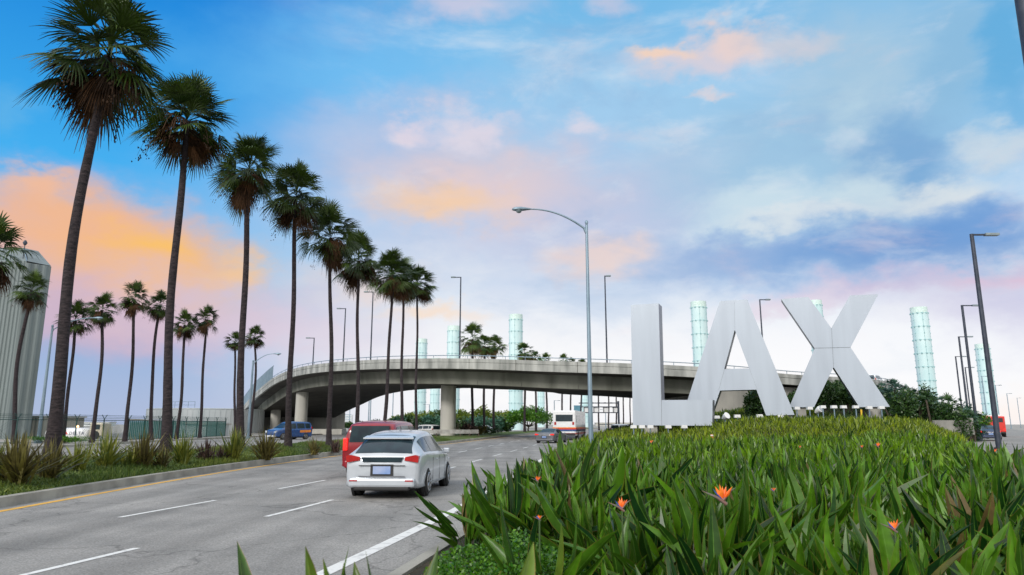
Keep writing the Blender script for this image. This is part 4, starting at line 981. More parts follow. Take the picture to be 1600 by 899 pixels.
for i, (u, v, Y) in enumerate([(1518, 366, 45), (1503, 477, 73), (1498, 526, 99), (1493, 557, 130), (1508, 574, 154), (1534, 588, 183), (1555, 602, 223), (1573, 615, 281), (1589, 622, 335)]):
    boxlamp(u, Y, v, 1, '%s square headed lamp along the right hand road' % ordr[i], arm=1.0 if i < 1 else 1.2, rb=.17 if i == 0 else .15, rt=.12, group=GL, mt=M_dsteel if i < 5 else M_galv, hl=.9)
def deck_z(x, y):
    i = min(range(len(path)), key=lambda k: (path[k].x - x) ** 2 + (path[k].y - y) ** 2); return path[i].z - .85
for i, (u, v, Y, side, lab) in enumerate([(491, 528, 112, -1, 'lamp on the left descending end of the bridge deck'), (540, 482, 104, -1, 'lamp on the bridge deck between the fifth and sixth palms'), (583, 456, 99, -1, 'lamp on the bridge deck left of the slanting palm'),
                                 (720, 433, 92, -1, 'lamp on the bridge deck above the middle column'), (945, 431, 88, 1, 'lamp on the bridge deck right of the tall curved lamp'), (1187, 468, 86, 1, 'lamp on the bridge deck between the letters A and X')]):
    p = P(u, v, Y); boxlamp(u, Y, v, side, lab, base_z=deck_z(p.x, Y) , arm=.8 if i != 4 else .25, rb=.11, rt=.08, group='lamps on the bridge deck', hl=.6)
for i, (u, v, Y, side, lab) in enumerate([(547, 636, 260, -1, 'small far lamp under the bridge by the white office tower'), (577, 622, 200, -1, 'far lamp seen under the bridge right of the sixth palm'), (580, 612, 190, 1, 'far tall lamp pole seen under the bridge beside another'), (497, 618, 230, 1, 'far lamp pole behind the blue sign panel'),
                                 (514, 606, 210, 1, 'far thick lamp pole right of the blue sign panel'), (615, 600, 230, 1, 'far pole seen between two palm trunks under the bridge'), (866, 626, 240, 1, 'far thin lamp behind the broadleaf tree'), (946, 640, 260, -1, 'far thin pole behind the overhead sign frame'), (671, 632, 230, -1, 'far lamp in front of the hedge pylons')]):
    boxlamp(u, Y, v, side, lab, arm=1.4, rb=.17, rt=.13, mt=M_galv, group='far lamps seen under the bridge')
root = empty('light_pole', (0, 0, 0), 0, 'thick dark pole rising out of view at the top right corner', 'pole')
pp = P(1587, 0, 14); px = pp.x + .19; root.location = (px, 14, .1)
mb = MB(); mb.tube([(0, 0, -.1), (0, 0, 15)], [.22, .16], M_dsteel, 16); mb.build('shaft', root)
mb = MB(); mb.box((0, 0, .15), (.6, .6, .3), M_conc); mb.build('footing', root)
mb = MB(); mb.box((1.2, 0, 14.9), (2.4, .12, .12), M_dsteel); mb.box((2.5, 0, 14.9), (.9, .35, .18), M_lens); mb.build('lamp_arm', root)

# ------------------------------------------------------------------ glass pylons
def pylon(u, vtop, wpx, Yd, label, seed):
    Y = Yd; rad = wpx * .5 * Y / (F / cp) ; top = P(u, vtop, Y); x = top.x; h_ = top.z
    root = empty('glass_pylon', (x, Y, 0), 0, label, 'light pylon', 'glass light pylons')
    r = random.Random(seed); n = 28
    mb = MB(); ring = [rad] * 2; mb.tube([(0, 0, -.1), (0, 0, h_ - rad * .8)], rad, M_pyl, n, caps=False); mb.build('glass_shell', root)
    mb = MB(); mb.tube([(0, 0, h_ - rad * .8), (0, 0, h_)], rad * .995, M_pyltop, n, caps=True); mb.build('top_rim', root)
    mb = MB(); ph = 3.6 * rad / 2.1; k = 0
    levels = []
    z = h_ - rad * .8
    while z > 1: levels.append(z); z -= ph
    for z in levels: mb.tube([(0, 0, z - .045), (0, 0, z + .045)], rad * 1.006, M_pylseam, n, caps=False)
    for q in range(6):
        a = q * math.pi / 3 + .35; mb.tube([(math.cos(a) * rad, math.sin(a) * rad, 0), (math.cos(a) * rad, math.sin(a) * rad, h_ - rad * .8)], .05, M_pylseam, 4)
    for z in levels:
        for q in range(12):
            a = q * math.pi / 6 + .35 - .0; c = Vector((math.cos(a) * rad * 1.01, math.sin(a) * rad * 1.01, z)); mb.box(c, (.32, .32, .32), M_pylseam)
            if q % 2 == 0: mb.box(c + Vector((0, 0, -ph / 2)), (.2, .2, .2), M_pylseam)
    mb.build('joints', root); return root
pylon(659, 530, 18, 262, 'low pale glass pylon left of the far palms above the bridge', 1)
pylon(709.5, 510, 21, 228, 'pale glass pylon behind the lamp above the middle column', 2)
pylon(806, 492, 22, 214, 'tall glass pylon left of the curved street lamp', 3)
pylon(1091, 472, 25, 186, 'glass pylon between the letters L and A', 4)
pylon(1273, 470, 21, 214, 'glass pylon mostly hidden behind the letter X', 5)
pylon(1435, 481, 25, 176, 'large glass pylon standing right of the letter X', 6)
pylon(1534, 538, 20, 215, 'far right glass pylon behind the row of lamps', 7)
pylon(681, 560, 15, 310, 'far glass pylon seen under the bridge left of the middle column', 8)
pylon(845, 560, 11, 420, 'thin far glass pylon seen under the bridge behind the broadleaf tree', 9)
pylon(913, 570, 10, 460, 'thin far glass pylon seen behind the overhead sign frame', 10)

# ------------------------------------------------------------------ trees and shrubs in the distance
def tree(u, Y, vtop, wpx, m, seed, label, n=2600, leaf=.5, zb=0, trunk=True, asp=1.0, low=.3):
    x = X(u, Y, 2); ht = P(u, vtop, Y).z - zb; rx = wpx * .5 * Y / (F / cp); r = random.Random(seed)
    root = empty('broadleaf_tree', (x, Y, zb), 0, label, 'tree', 'trees beyond the bridge'); nb = NB(); st = MB()
    fork = Vector((0, 0, ht * low)); st.tube([(0, 0, -.1), (r.uniform(-.1, .1) * rx * .3, 0, ht * low * .5), fork], [ht * .035, ht * .028, ht * .024], M_bark, 8)
    L = 15
    for k in range(L):
        a = k * 2.4 + r.uniform(-.4, .4); q = math.sqrt((k + .5) / L) * .74; c = Vector((rx * q * math.cos(a), rx * q * math.sin(a) * asp, ht * (low + .16 + (1 - low - .36) * (1 - q * q) * r.uniform(.55, 1.05))))
        s_ = r.uniform(.26, .40); st.tube([fork, fork.lerp(c, .55) + Vector((0, 0, -.03 * ht)), c], [ht * .016, ht * .01, ht * .004], M_bark, 5)
        leafball(nb, c, rx * s_, rx * s_, ht * r.uniform(.18, .27), n // L, leaf, r, shell=.3, up=.3)
    st.build('trunk', root); link('crown', nb.mesh('crown', m), root); return root
tree(826, 150, 634, 82, M_leafb, 1, 'broad green tree with forked trunk seen under the bridge', 6500, .45, low=.2)
for i, (u, Y, vt, w, m, lab) in enumerate([(622, 175, 649, 34, M_leafy, 'small yellow green tree above the hedge, left'), (640, 168, 644, 40, M_leafy, 'yellow green tree above the hedge left of the middle column'), (668, 180, 640, 44, M_leafy, 'yellow green tree just left of the middle column'),
                                     (690, 176, 636, 30, M_leafd, 'olive tree touching the middle column on its left'), (722, 165, 640, 40, M_leafy, 'yellow green tree just right of the middle column'), (752, 170, 634, 44, M_leafy, 'taller airy tree behind the three palm trunks'), (785, 170, 640, 46, M_leafy, 'airy tree left of the broad green tree'),
                                     (503, 200, 652, 14, M_leafd, 'small round tree right of the left bridge column'), (530, 190, 656, 22, M_leafd, 'small dark green tree beside the white office tower'), (545, 200, 660, 16, M_leafd, 'tiny bush like tree right of the white office tower')]):
    tree(u, Y, vt, w, m, 20 + i, lab, 1500, .55, low=.25)
GH = 'blue green shrubs beyond the bridge'
for i, (u, Y, w, h_) in enumerate([(575, 150, 5, 2.2), (598, 148, 5, 2.6), (622, 148, 5, 3.4), (645, 150, 5, 3.8), (668, 150, 5, 3.7), (690, 150, 4.5, 3.6), (716, 146, 4.5, 3.4), (742, 146, 5, 3.3), (768, 150, 5, 3.2), (792, 152, 4, 3.0)]):
    shrub('shrub', '%s blue green shrub from the left in the hedge under the bridge' % nth[i], (X(u, Y), Y, .0), w * .55, 2.5, h_, 1300, .5, M_leafblue if i % 3 else M_leafd, 60 + i, group=GH)
for i, (u, Y, w, h_, m, lab) in enumerate([(735, 96, 2.0, 1.8, M_flaxp, 'dark brown bush right of the middle bridge column'), (748, 99, 1.6, 1.3, M_flaxb, 'low bronze bush beside the white car beyond the column'), (765, 108, 2.0, 1.1, M_leafd, 'low green bush under the three palm trunks')]):
    shrub('shrub', lab, (X(u, Y), Y, .2), w, 1.2, h_, 700, .3, m, 90 + i)
# shrubs on the embankment right of and behind the letters
r = random.Random(5); k = 0
EMB = [(1260, 74, 2.0, 1.6, 0), (1282, 74, 2.2, 2.2, 0), (1300, 76, 2.2, 1.9, 0), (1318, 76, 2.2, 1.6, 0), (1178, 69.5, 1.6, 2.6, 0), (1345, 74, 2.0, 1.8, 1), (1250, 80, 2, 1.2, 0),
       (1385, 74, 2.4, 2.4, 1), (1400, 68, 2.4, 2.2, 0), (1418, 78, 2.6, 2.6, 1), (1430, 70, 2.4, 2.3, 0), (1450, 76, 2.6, 2.4, 1), (1462, 68, 2.2, 2.0, 1), (1478, 74, 2.4, 2.3, 1), (1490, 67, 2.0, 1.7, 0), (1503, 74, 2.2, 2.0, 1), (1512, 70, 1.2, 1.4, 1), (1525, 82, 2.6, 2.6, 2), (1512, 86, 1.0, 1.9, 2)]
names_ = ['dark shrub between the feet of the letter X, left', 'tall dark shrub between the feet of the letter X', 'shrub at the centre between the feet of the letter X', 'shrub between the feet of the letter X, right', 'dark shrub seen through the legs of the letter A', 'shrub behind the right foot of the letter X', 'low shrub seen between the letters A and X',
          'spiky shrub at the top of the slope right of the letter X', 'dark shrub beside the right foot of the letter X', 'spiky shrub on the slope under the large glass pylon, upper left', 'dark shrub low on the slope left of the large glass pylon', 'spiky shrub directly under the large glass pylon', 'grey green shrub low on the slope under the large pylon', 'broad spiky shrub between the large pylon and the lamps',
          'low dark shrub above the small retaining wall', 'spiky shrub left of the lamp row', 'small spiky shrub at the foot of the slope by the lamps', 'leafy green shrub behind the lamp row', 'leafy shrub beside the red truck']
def spiky(label, loc, rx, h_, seed, m):
    """a clump of fan-leaved dwarf palms"""
    r = random.Random(seed); root = empty('fan_palm_shrub', loc, 0, label, 'shrub', 'shrubs on the slope behind the letters'); nb = NB(); st = MB()
    for c in range(8):
        a = r.uniform(0, 6.28); q = r.random() * rx * .75; o_ = np.array([q * math.cos(a), q * math.sin(a), max(.4, (h_ - .75) * (.2 + .8 * c / 7))]); st.tube([(o_[0] * .6, o_[1] * .6, -.2), tuple(o_)], [.12, .09], M_bark, 6)
        for i in range(13): fan(nb, o_, i * 2.4 + r.random(), R(r.uniform(-25, 80)), r.uniform(.35, .6), r.uniform(.45, .7), 9, r.uniform(.1, .4), r.random(), r)
    st.build('stem', root); link('foliage', nb.mesh('foliage', m), root)
M_fanb = leafmat('blue_fan', (.012, .05, .028), (.07, .15, .11), (.08, .15, .1), (.1, .15, .1), rough=.45, trans=.1)
M_fang = leafmat('green_fan', (.01, .04, .012), (.05, .11, .03), (.08, .12, .03), (.1, .12, .04), rough=.45, trans=.1)
for i, (u, Y, w, h_, t) in enumerate(EMB):
    x = X(u, Y, 3.5); z = float(H(x, Y)) if x < rroad(Y) - .5 else 0
    if 1345 <= u <= 1520:
        tv_ = float(np.interp(u, [1345, 1385, 1400, 1420, 1440, 1460, 1480, 1500, 1520], [600, 590, 594, 597, 604, 611, 619, 630, 642])); h_ = max(1.2, 1.65 + (664 - tv_) * Y / 1120 - z) / 1.15 * (.97 if t == 1 else .9)
    if t == 1: spiky(names_[i], (x, Y, z), w, h_ * 1.15, 700 + i, M_fanb if i % 2 else M_fang)
    else: shrub('shrub', names_[i], (x, Y, z - .2), w, w * .7, h_ * (1.5 if u < 1330 and u != 1178 else 1.25), 2400, .30, M_leafd if t == 0 else M_leafb, 720 + i, group='shrubs on the slope behind the letters')
# ground cover over the upper slope so that no bare soil shows
r_ = np.random.RandomState(21); tm = [bop_clump(90 + i, 10, 2, hmul=.9, petiole=False) for i in range(5)]
pe = field(58, 112, .8, 31, keep=lambda x, y: x > 14); sce = r_.uniform(.9, 1.5, len(pe)); arr = scatter(tm, pe, r_.uniform(0, 6.28, len(pe)), sce, 9)
me = nm('slope_ground_cover', arr[0], arr[1], [M_leafd], tint=arr[2], across=arr[3]); tag(link('slope_ground_cover', me), 'dark green ground cover on the slope behind the letters', 'plants', kind='stuff')
mb = MB(); p = P(1486, 670, 66); mb.box((0, 0, 0), (3.6, .3, 1.3), M_conc, rz=R(12)); mb.box((1.85, 1.7, .1), (.3, 3.0, 1.5), M_conc, rz=R(12)); tag(mb.build('low_wall', loc=(p.x, 66, p.z + .1), bevel=.02), 'low grey retaining wall at the foot of the slope near the lamps', 'wall')

# ------------------------------------------------------------------ left side: hangar, fence, tank, tanker truck
def corrugated(mb, a, b, z0, z1, m, pitch=.6, depth=.12):
    a, b = Vector((*a, 0)), Vector((*b, 0)); L = (b - a).length; d = (b - a) / L; nrm = Vector((d.y, -d.x, 0)); n = int(L / pitch) * 4; V = []
    for i in range(n + 1):
        p = a + d * (L * i / n); o_ = nrm * (depth if i % 4 in (1, 2) else 0); V += [(p.x + o_.x, p.y + o_.y, z0), (p.x + o_.x, p.y + o_.y, z1)]
    mb.add(V, [(2 * i, 2 * i + 2, 2 * i + 3, 2 * i + 1) for i in range(n)], m)
hx, hz = P(60, 408, 82).x, P(60, 408, 82).z
hx = P(62, 412, 82).x
root = empty('hangar', (hx - 20, 95, 0), 0, 'huge grey corrugated hangar at the left edge behind the palms', 'hangar')
def rel(v): return (v[0] - (hx - 20), v[1] - 95)
mb = MB(); corrugated(mb, rel((hx - 45, 82)), rel((hx - 1.6, 82)), -.1, hz, M_hang, .45, .12); mb.build('front_wall', root)
mb = MB(); corrugated(mb, rel((hx - 1.6, 82)), rel((hx + 0.0, 84)), -.1, hz - .2, M_hang, .8, .1); corrugated(mb, rel((hx, 84)), rel((hx - 30, 112)), -.1, hz - .2, M_hang, .5, .12); mb.build('side_wall', root)
mb = MB(); A_ = [(-25, -13.0, hz), (18.4, -13.0, hz), (20.05, -11, hz - .15), (-10, 17, hz - .15), (-25, 17, hz)]
B_ = [(-25, -9.8, hz + 2.4), (15.6, -9.8, hz + 2.4), (16.6, -8.6, hz + 2.3), (-12, 14, hz + 2.3), (-25, 14, hz + 2.4)]
mb.add(A_ + B_, [(0, 1, 6, 5), (1, 2, 7, 6), (2, 3, 8, 7), (3, 4, 9, 8), (5, 6, 7, 8, 9)], M_hang)
for k in range(12): mb.tube([Vector(A_[0]).lerp(Vector(A_[1]), k / 11), Vector(B_[0]).lerp(Vector(B_[1]), k / 11)], .06, M_galv, 4)
mb.build('roof', root)
mb = MB(); mb.tube([(17.5, -12.4, hz), (17.5, -12.4, hz + 2.2)], .05, M_dsteel, 6); mb.tube([(17.5, -12.4, hz + 2.1), (17.5, -12.4, hz + 2.4), (17.5, -12.4, hz + 2.7)], [.12, .26, .1], M_dsteel, 10); mb.build('mast', root)
root = empty('shed', (X(38, 92), 92, 0), 0, 'low beige corrugated shed right of the hangar behind the fence', 'shed')
mb = MB(); zt = P(60, 652, 92).z; wd = 6.0; corrugated(mb, (-wd, 0), (X(68, 92) - X(38, 92), 0), -.1, zt, M_beige, .5, .08); w2 = X(68, 92) - X(38, 92); corrugated(mb, (w2, 0), (w2 - .2, 9), -.1, zt, M_beige, .5, .08); mb.build('wall', root)
mb = MB(); mb.box(((w2 - wd) / 2, 4.2, zt + .1), (w2 + wd + .5, 9.2, .22), M_shed); mb.build('roof', root)

fpts = [(-30, 58), (25, 60), (118, 66), (200, 73), (290, 84), (352, 96)]
FW = [Vector((X(u, Y, 1), Y, .1)) for u, Y in fpts]
FH = 1.95
def fence_run(i0, i1, slats, name, label):
    root = empty(name, FW[i0], 0, label, 'fence'); b0 = FW[i0]; pan = MB(); wires = MB()
    for i in range(i0, i1):
        a, b = FW[i] - b0, FW[i + 1] - b0; L = (b - a).length; n = max(1, round(L / 3.0)); d = (b - a) / L
        if slats:
            m_ = int(L / .16)
            for k in range(m_):
                p = a + d * (L * k / m_); q = a + d * (L * (k + .86) / m_); o_ = Vector((0, .03 if k % 2 else 0, 0)); pan.add([p + o_, q + o_, q + o_ + Vector((0, 0, FH)), p + o_ + Vector((0, 0, FH))], [(0, 1, 2, 3)], M_slat)
        else:
            m_ = int(L / .22)
            for k in range(m_):
                for sg in (1, -1):
                    p = a + d * (L * k / m_) + Vector((0, 0, 0 if sg > 0 else FH)); q = a + d * min(L, L * k / m_ + FH) + Vector((0, 0, FH if sg > 0 else 0))
                    if L * k / m_ + FH <= L: pan.tube([p, q], .009, M_fence, 3, caps=False)
        for z in (.05, FH): pan.tube([a + Vector((0, 0, z)), b + Vector((0, 0, z))], .035, M_fence, 5)
        for z in (FH + .16, FH + .3, FH + .44): wires.tube([a + Vector((0, 0, z)), b + Vector((0, 0, z))], .018, M_fence, 4)
        for k in range(n + (1 if i == i1 - 1 else 0)):
            p = a + d * (L * k / n); mb = MB(); mb.tube([p, p + Vector((0, 0, FH + .12))], .06, M_fence, 6)
            for sg in (-1, 1): mb.tube([p + Vector((0, 0, FH + .1)), p + d * sg * .34 + Vector((0, 0, FH + .5))], .035, M_fence, 5)
            mb.build('post', root)
    pan.build('slat_panel' if slats else 'mesh_panel', root); wires.build('barbed_wire', root)
fence_run(0, 3, False, 'chain_link_fence', 'dark chain link fence with barbed wire arms before the hangar')
fence_run(3, 5, True, 'slatted_fence', 'green slatted fence with forked barbed wire posts before the storage tank')

ty = 128; tx = X(283, ty); trr = 92 * ty / (F / cp); root = empty('storage_tank', (tx, ty + trr, 0), 0, 'wide low white storage tank behind the green fence', 'tank')
th = P(290, 639, ty).z; mb = MB(); mb.tube([(0, 0, 0), (0, 0, th)], trr, M_tank, 72, caps=True)
for k in range(0, 72):
    a = 2 * math.pi * k / 72; mb.tube([(math.cos(a) * trr, math.sin(a) * trr, 0), (math.cos(a) * trr, math.sin(a) * trr, th)], .06, M_tank, 4)
mb.build('shell', root)
mb = MB(); mb.tube([(math.cos(2 * math.pi * k / 48) * trr, math.sin(2 * math.pi * k / 48) * trr, th + .05) for k in range(49)], .09, M_tank, 5); mb.build('rim', root)
mb = MB()
for k in range(5): mb.tube([(-3 + k * 1.2, -trr + .8, th), (-3 + k * 1.2, -trr + .8, th + 1.3)], .04, M_galv, 5)
mb.tube([(-3, -trr + .8, th + 1.3), (1.8, -trr + .8, th + 1.3)], .04, M_galv, 5); mb.tube([(-3, -trr + .8, th + .7), (1.8, -trr + .8, th + .7)], .04, M_galv, 5); mb.build('platform_rail', root)
sy = 100; sx0, sx1 = X(202, sy), X(325, sy); root = empty('shed', ((sx0 + sx1) / 2, sy + 4, 0), 0, 'long flat roofed shed between the green fence and the storage tank', 'shed')
hw = (sx1 - sx0) / 2; zt = P(260, 658, sy).z; mb = MB(); mb.box((0, 0, zt / 2 - .1), (hw * 2 - .4, 8, zt - .2), M_tank); mb.build('wall', root)
mb = MB(); V = [(-hw, -4.4, zt + .1), (hw, -4.4, zt - .55), (hw, 4.4, zt - .55), (-hw, 4.4, zt + .1)]; mb.prism(V, (0, 0, 0), (0, 0, .22), M_shed); mb.build('roof', root)

def text_mesh(s, size, m, depth=.01):
    cu = bpy.data.curves.new('txt', 'FONT'); cu.body = s; cu.size = size; cu.extrude = depth; cu.align_x = 'LEFT'; cu.space_character = 1.25
    o = bpy.data.objects.new('txt', cu); C.objects.link(o); bpy.context.view_layer.update(); dg = bpy.context.evaluated_depsgraph_get()
    me = bpy.data.meshes.new_from_object(o.evaluated_get(dg)); bpy.data.objects.remove(o); me.materials.clear(); me.materials.append(m); return me
# white fuel tanker behind the fence
ty_ = 84; x0 = X(75, ty_); x1 = X(146, ty_); L = x1 - x0; cz_ = P(110, 679.5, ty_).z; rr_ = .80
root = empty('tanker_truck', ((x0 + x1) / 2, ty_, 0), 0, 'white tanker truck with red and dark lettering parked behind the chain link fence', 'truck')
mb = MB(); mb.tube([(-L / 2, 0, cz_), (-L / 2 + .18, 0, cz_), (-L / 2 + .3, 0, cz_), (L / 2 - .3, 0, cz_), (L / 2 - .18, 0, cz_), (L / 2, 0, cz_)], [.3, rr_ * .8, rr_, rr_, rr_ * .8, .3], M_whitep, 28); mb.build('tank', root)
o = link('lettering', text_mesh('DELTA', .50, mat('lettering_dark', (.05, .06, .12), rough=.6)), root); o.location = (.42, -rr_ - .012, cz_ + .02); o.rotation_euler = (R(90), 0, 0); o['label'] = 'dark capital lettering on the tank side'
mb = MB(); mb.add([(-.25, -rr_ - .015, cz_ + .0), (.03, -rr_ - .015, cz_ + .12), (.31, -rr_ - .015, cz_ + .0), (.03, -rr_ - .015, cz_ + .44), (.03, -rr_ - .015, cz_ + .14)], [(0, 1, 3), (1, 2, 3)], M_scarlet); mb.build('emblem', root)
mb = MB(); mb.box((L / 2 + .9, 0, 1.05), (1.5, 1.9, 1.5), mat('cab_cream', (.6, .55, .42), rough=.4)); mb.build('cab', root, bevel=.12)
mb = MB(); mb.box((L / 2 + .9, -.97, 1.35), (.9, .03, .55), M_glass); mb.build('window', root)
for xx_ in (-L / 2 + .9, -L / 2 + 2.0, L / 2 + .9):
    mb = MB(); mb.tube([(xx_, -1.0, .45), (xx_, -.7, .45)], .45, M_tyre, 20); mb.build('wheel', root)
mb = MB(); mb.box((0, 0, .62), (L, .9, .2), M_black); mb.build('chassis', root)
mb = MB(); mb.tube([(0, 0, 0), (0, 0, .22)], [.16, .12], mat('beacon', (1, .55, .25), rough=.4, emit=(1, .5, .2, 5)), 10); mb.tube([(0, 0, -4.2), (0, 0, 0)], .06, M_dsteel, 6)
p = P(121, 668, 86); tag(mb.build('beacon_lamp', loc=p), 'small glowing orange lamp above the white tanker truck', 'lamp')
for i, (u, lab) in enumerate(((75, 'low green bush by the fence left of the nearest palm'), (108, 'low green bush under the tanker truck by the fence'))):
    shrub('shrub', lab, (X(u, 63), 63, .1), 2.2, .8, .6, 900, .14, M_leafb, 130 + i)

# ------------------------------------------------------------------ vehicles
def cr(p0, p1, p2, p3, t): return .5 * (2 * p1 + (p2 - p0) * t + (2 * p0 - 5 * p1 + 4 * p2 - p3) * t * t + (3 * p1 - p0 - 3 * p2 + p3) * t ** 3)
ST = {   # y/L, z bottom, half width, belt height, roof half width, roof height  (fractions of L, m, W/2, H, W/2, H); rear first
 'hatch': [(-.5, .27, .86, .52, .70, .60), (-.488, .19, .95, .60, .78, .66), (-.45, .15, .985, .64, .73, .745), (-.38, .14, 1, .65, .70, .86), (-.28, .13, 1, .645, .69, .955), (-.12, .13, 1, .63, .69, .995), (.03, .13, 1, .62, .68, .99), (.13, .13, 1, .61, .69, .92), (.22, .13, 1, .60, .74, .79), (.30, .13, .99, .585, .80, .665), (.40, .14, .95, .53, .76, .58), (.47, .16, .87, .43, .66, .47), (.50, .22, .72, .34, .52, .37)],
 'suv': [(-.5, .30, .88, .60, .76, .72), (-.492, .2, .96, .63, .80, .84), (-.47, .18, .99, .635, .79, .92), (-.42, .17, 1, .635, .79, .97), (-.3, .16, 1, .63, .79, .995), (-.1, .16, 1, .62, .79, 1.0), (.05, .16, 1, .61, .78, .985), (.12, .16, 1, .61, .78, .93), (.19, .16, 1, .60, .80, .80), (.26, .16, 1, .59, .84, .655), (.38, .17, .98, .56, .82, .61), (.47, .18, .93, .50, .78, .55), (.50, .24, .82, .40, .68, .44)],
 'van': [(-.5, .28, .88, .60, .78, .74), (-.492, .18, .96, .60, .80, .86), (-.47, .16, .99, .6, .78, .94), (-.40, .14, 1, .59, .78, .985), (-.2, .14, 1, .58, .77, 1.0), (.0, .14, 1, .57, .77, .995), (.10, .14, 1, .57, .76, .95), (.19, .14, 1, .57, .78, .82), (.28, .14, 1, .565, .82, .66), (.34, .15, .99, .56, .84, .60), (.43, .16, .96, .52, .82, .55), (.485, .17, .90, .44, .76, .48), (.50, .22, .80, .36, .66, .40)],
 'sedan': [(-.5, .27, .84, .56, .7, .60), (-.48, .19, .93, .63, .78, .68), (-.42, .16, .97, .66, .80, .71), (-.34, .15, 1, .66, .76, .74), (-.25, .14, 1, .65, .70, .87), (-.16, .14, 1, .64, .68, .97), (-.03, .14, 1, .63, .68, 1.0), (.07, .14, 1, .62, .68, .975), (.15, .14, 1, .62, .70, .87), (.24, .14, 1, .61, .77, .70), (.38, .15, .97, .57, .78, .63), (.47, .17, .89, .47, .68, .51), (.5, .24, .74, .37, .55, .40)]}
def car(style, x, y, hd, L, W, Ht, paint, label, group=None, name='parked_car', z=0, plate=True, lit=False, stripe=None, facing='rear', detail=1, tail=(.40, .56, .10)):
    root = empty(name, (x, y, z), hd, label, 'car', group)
    tab = np.array(ST[style]); n = len(tab); hw = W / 2
    rows = []
    for (fy, zb, w, bl, wr, zt) in tab:
        y_ = fy * L; zb, bl, zt = zb * Ht, bl * Ht, zt * Ht; w, wr = w * hw, wr * hw; g_ = zt - bl
        rows.append([(0, y_, zt), (wr * .55, y_, zt - .008), (wr * .9, y_, zt - .06 * g_ - .01), (wr, y_, zt - .20 * g_ - .012), (w * .95, y_, bl + .012), (w * .99, y_, bl - .05), (w, y_, bl - .45 * (bl - zb)), (w * .985, y_, zb + .12), (w * .9, y_, zb), (0, y_, zb)])
    T_ = np.array(rows)       # n x 10 x 3
    m_ = T_.shape[1]
    def S(s, t):
        sg = 1 if t >= 0 else -1; t = abs(t); i = min(int(s), n - 2); fs = s - i; j = min(int(t), m_ - 2); ft = t - j
        def row(k):
            k = min(max(k, 0), n - 1); a = T_[k]; return cr(a[max(j - 1, 0)] * (np.array([-1, 1, 1]) if j == 0 else 1), a[j], a[j + 1], a[min(j + 2, m_ - 1)], ft)
        p = cr(row(i - 1), row(i), row(i + 1), row(i + 2), fs); return np.array([p[0] * sg, p[1], p[2]])
    def patch(name_, s0, s1, t0, t1, m, off_=.007, ns=8, ntt=6, parent=root):
        V = []
        for i in range(ns + 1):
            for j in range(ntt + 1):
                s, t = s0 + (s1 - s0) * i / ns, t0 + (t1 - t0) * j / ntt; p = S(s, t); e = .02
                a = S(min(n - 1.001, s + e), t) - S(max(0, s - e), t); b = S(s, t + e) - S(s, t - e); nn = np.cross(b, a); l = np.linalg.norm(nn); nn = nn / l if l > 1e-9 else np.array([0, 0, 1])
                c = np.array([0, T_[:, :, 1].mean(), Ht * .45])
                if np.dot(nn, p - c) < 0: nn = -nn
                V.append(p + nn * off_)
        q = ntt + 1; mb = MB(); mb.add(V, [(i * q + j, i * q + j + 1, (i + 1) * q + j + 1, (i + 1) * q + j) for i in range(ns) for j in range(ntt)], m, True); return mb.build(name_, parent)
    NS, NT = (n - 1) * 5, 36; V = []
    for i in range(NS + 1):
        for j in range(NT + 1):
            V.append(S(min(n - 1.0001, i / 5), -9 + 18 * j / NT))
    q = NT + 1; mb = MB(); mb.add(V, [(i * q + j, (i + 1) * q + j, (i + 1) * q + j + 1, i * q + j + 1) for i in range(NS) for j in range(NT)], paint, True)
    for i, sg in ((0, -1), (NS, 1)):   # closed ends, slightly domed
        ring = [np.array(V[i * q + j]) for j in range(NT)]; c = np.mean(ring, 0); k1 = [c + (p - c) * .8 + np.array([0, sg * .03, 0]) for p in ring]; k2 = [c + (p - c) * .35 + np.array([0, sg * .045, 0]) for p in ring]
        vv = ring + k1 + k2 + [c + np.array([0, sg * .05, 0])]; fs = []
        for a in range(NT):
            b = (a + 1) % NT; fs += [(a, b, NT + b, NT + a), (NT + a, NT + b, 2 * NT + b, 2 * NT + a), (2 * NT + a, 2 * NT + b, 3 * NT)]
        mb.add(vv, fs, paint, True)
    mb.build('body', root)
    # glass
    idx = {'hatch': (3.2, 8.4, 7.1, 8.9), 'suv': (2.9, 7.4, 6.6, 8.8), 'van': (2.9, 7.4, 6.3, 8.4), 'sedan': (4.3, 8.0, 7.15, 8.9)}[style]
    cuts = {'hatch': ((3.3, 4.5), (4.62, 5.9), (6.02, 7.6)), 'suv': ((2.6, 3.7), (3.82, 5.0), (5.12, 6.9)), 'van': ((2.6, 3.5), (3.62, 4.6), (4.75, 6.9)), 'sedan': ((4.4, 5.7), (5.82, 7.7))}[style]
    for sg in (-1, 1):
        for (a, b) in cuts: patch('side_window', a, b, sg * 3.1, sg * 3.9, M_glass)
    rw = {'hatch': (1.1, 3.6), 'suv': (.9, 2.2), 'van': (.9, 2.2), 'sedan': (3.15, 4.9)}[style]
    patch('windscreen', idx[2] + .25, idx[3] - .1, -2.6, 2.6, M_glass, ns=8, ntt=12); 
    if style in ('suv', 'van'):
        zb, ztp = Ht * .62, Ht * .90; mb = MB(); yb = -L / 2
        mb.prism([(-W * .36, 0, zb), (W * .36, 0, zb), (W * .32, 0, ztp), (-W * .32, 0, ztp)], (0, yb - .055, 0), (0, yb + .10, 0), M_glass); mb.build('rear_window', root, bevel=.03)
    else: patch('rear_window', rw[0], rw[1], -2.5, 2.5, M_glass, ns=8, ntt=12)
    yr, yf = -L / 2, L / 2
    # lamps
    tl = M_brake if lit else M_tail
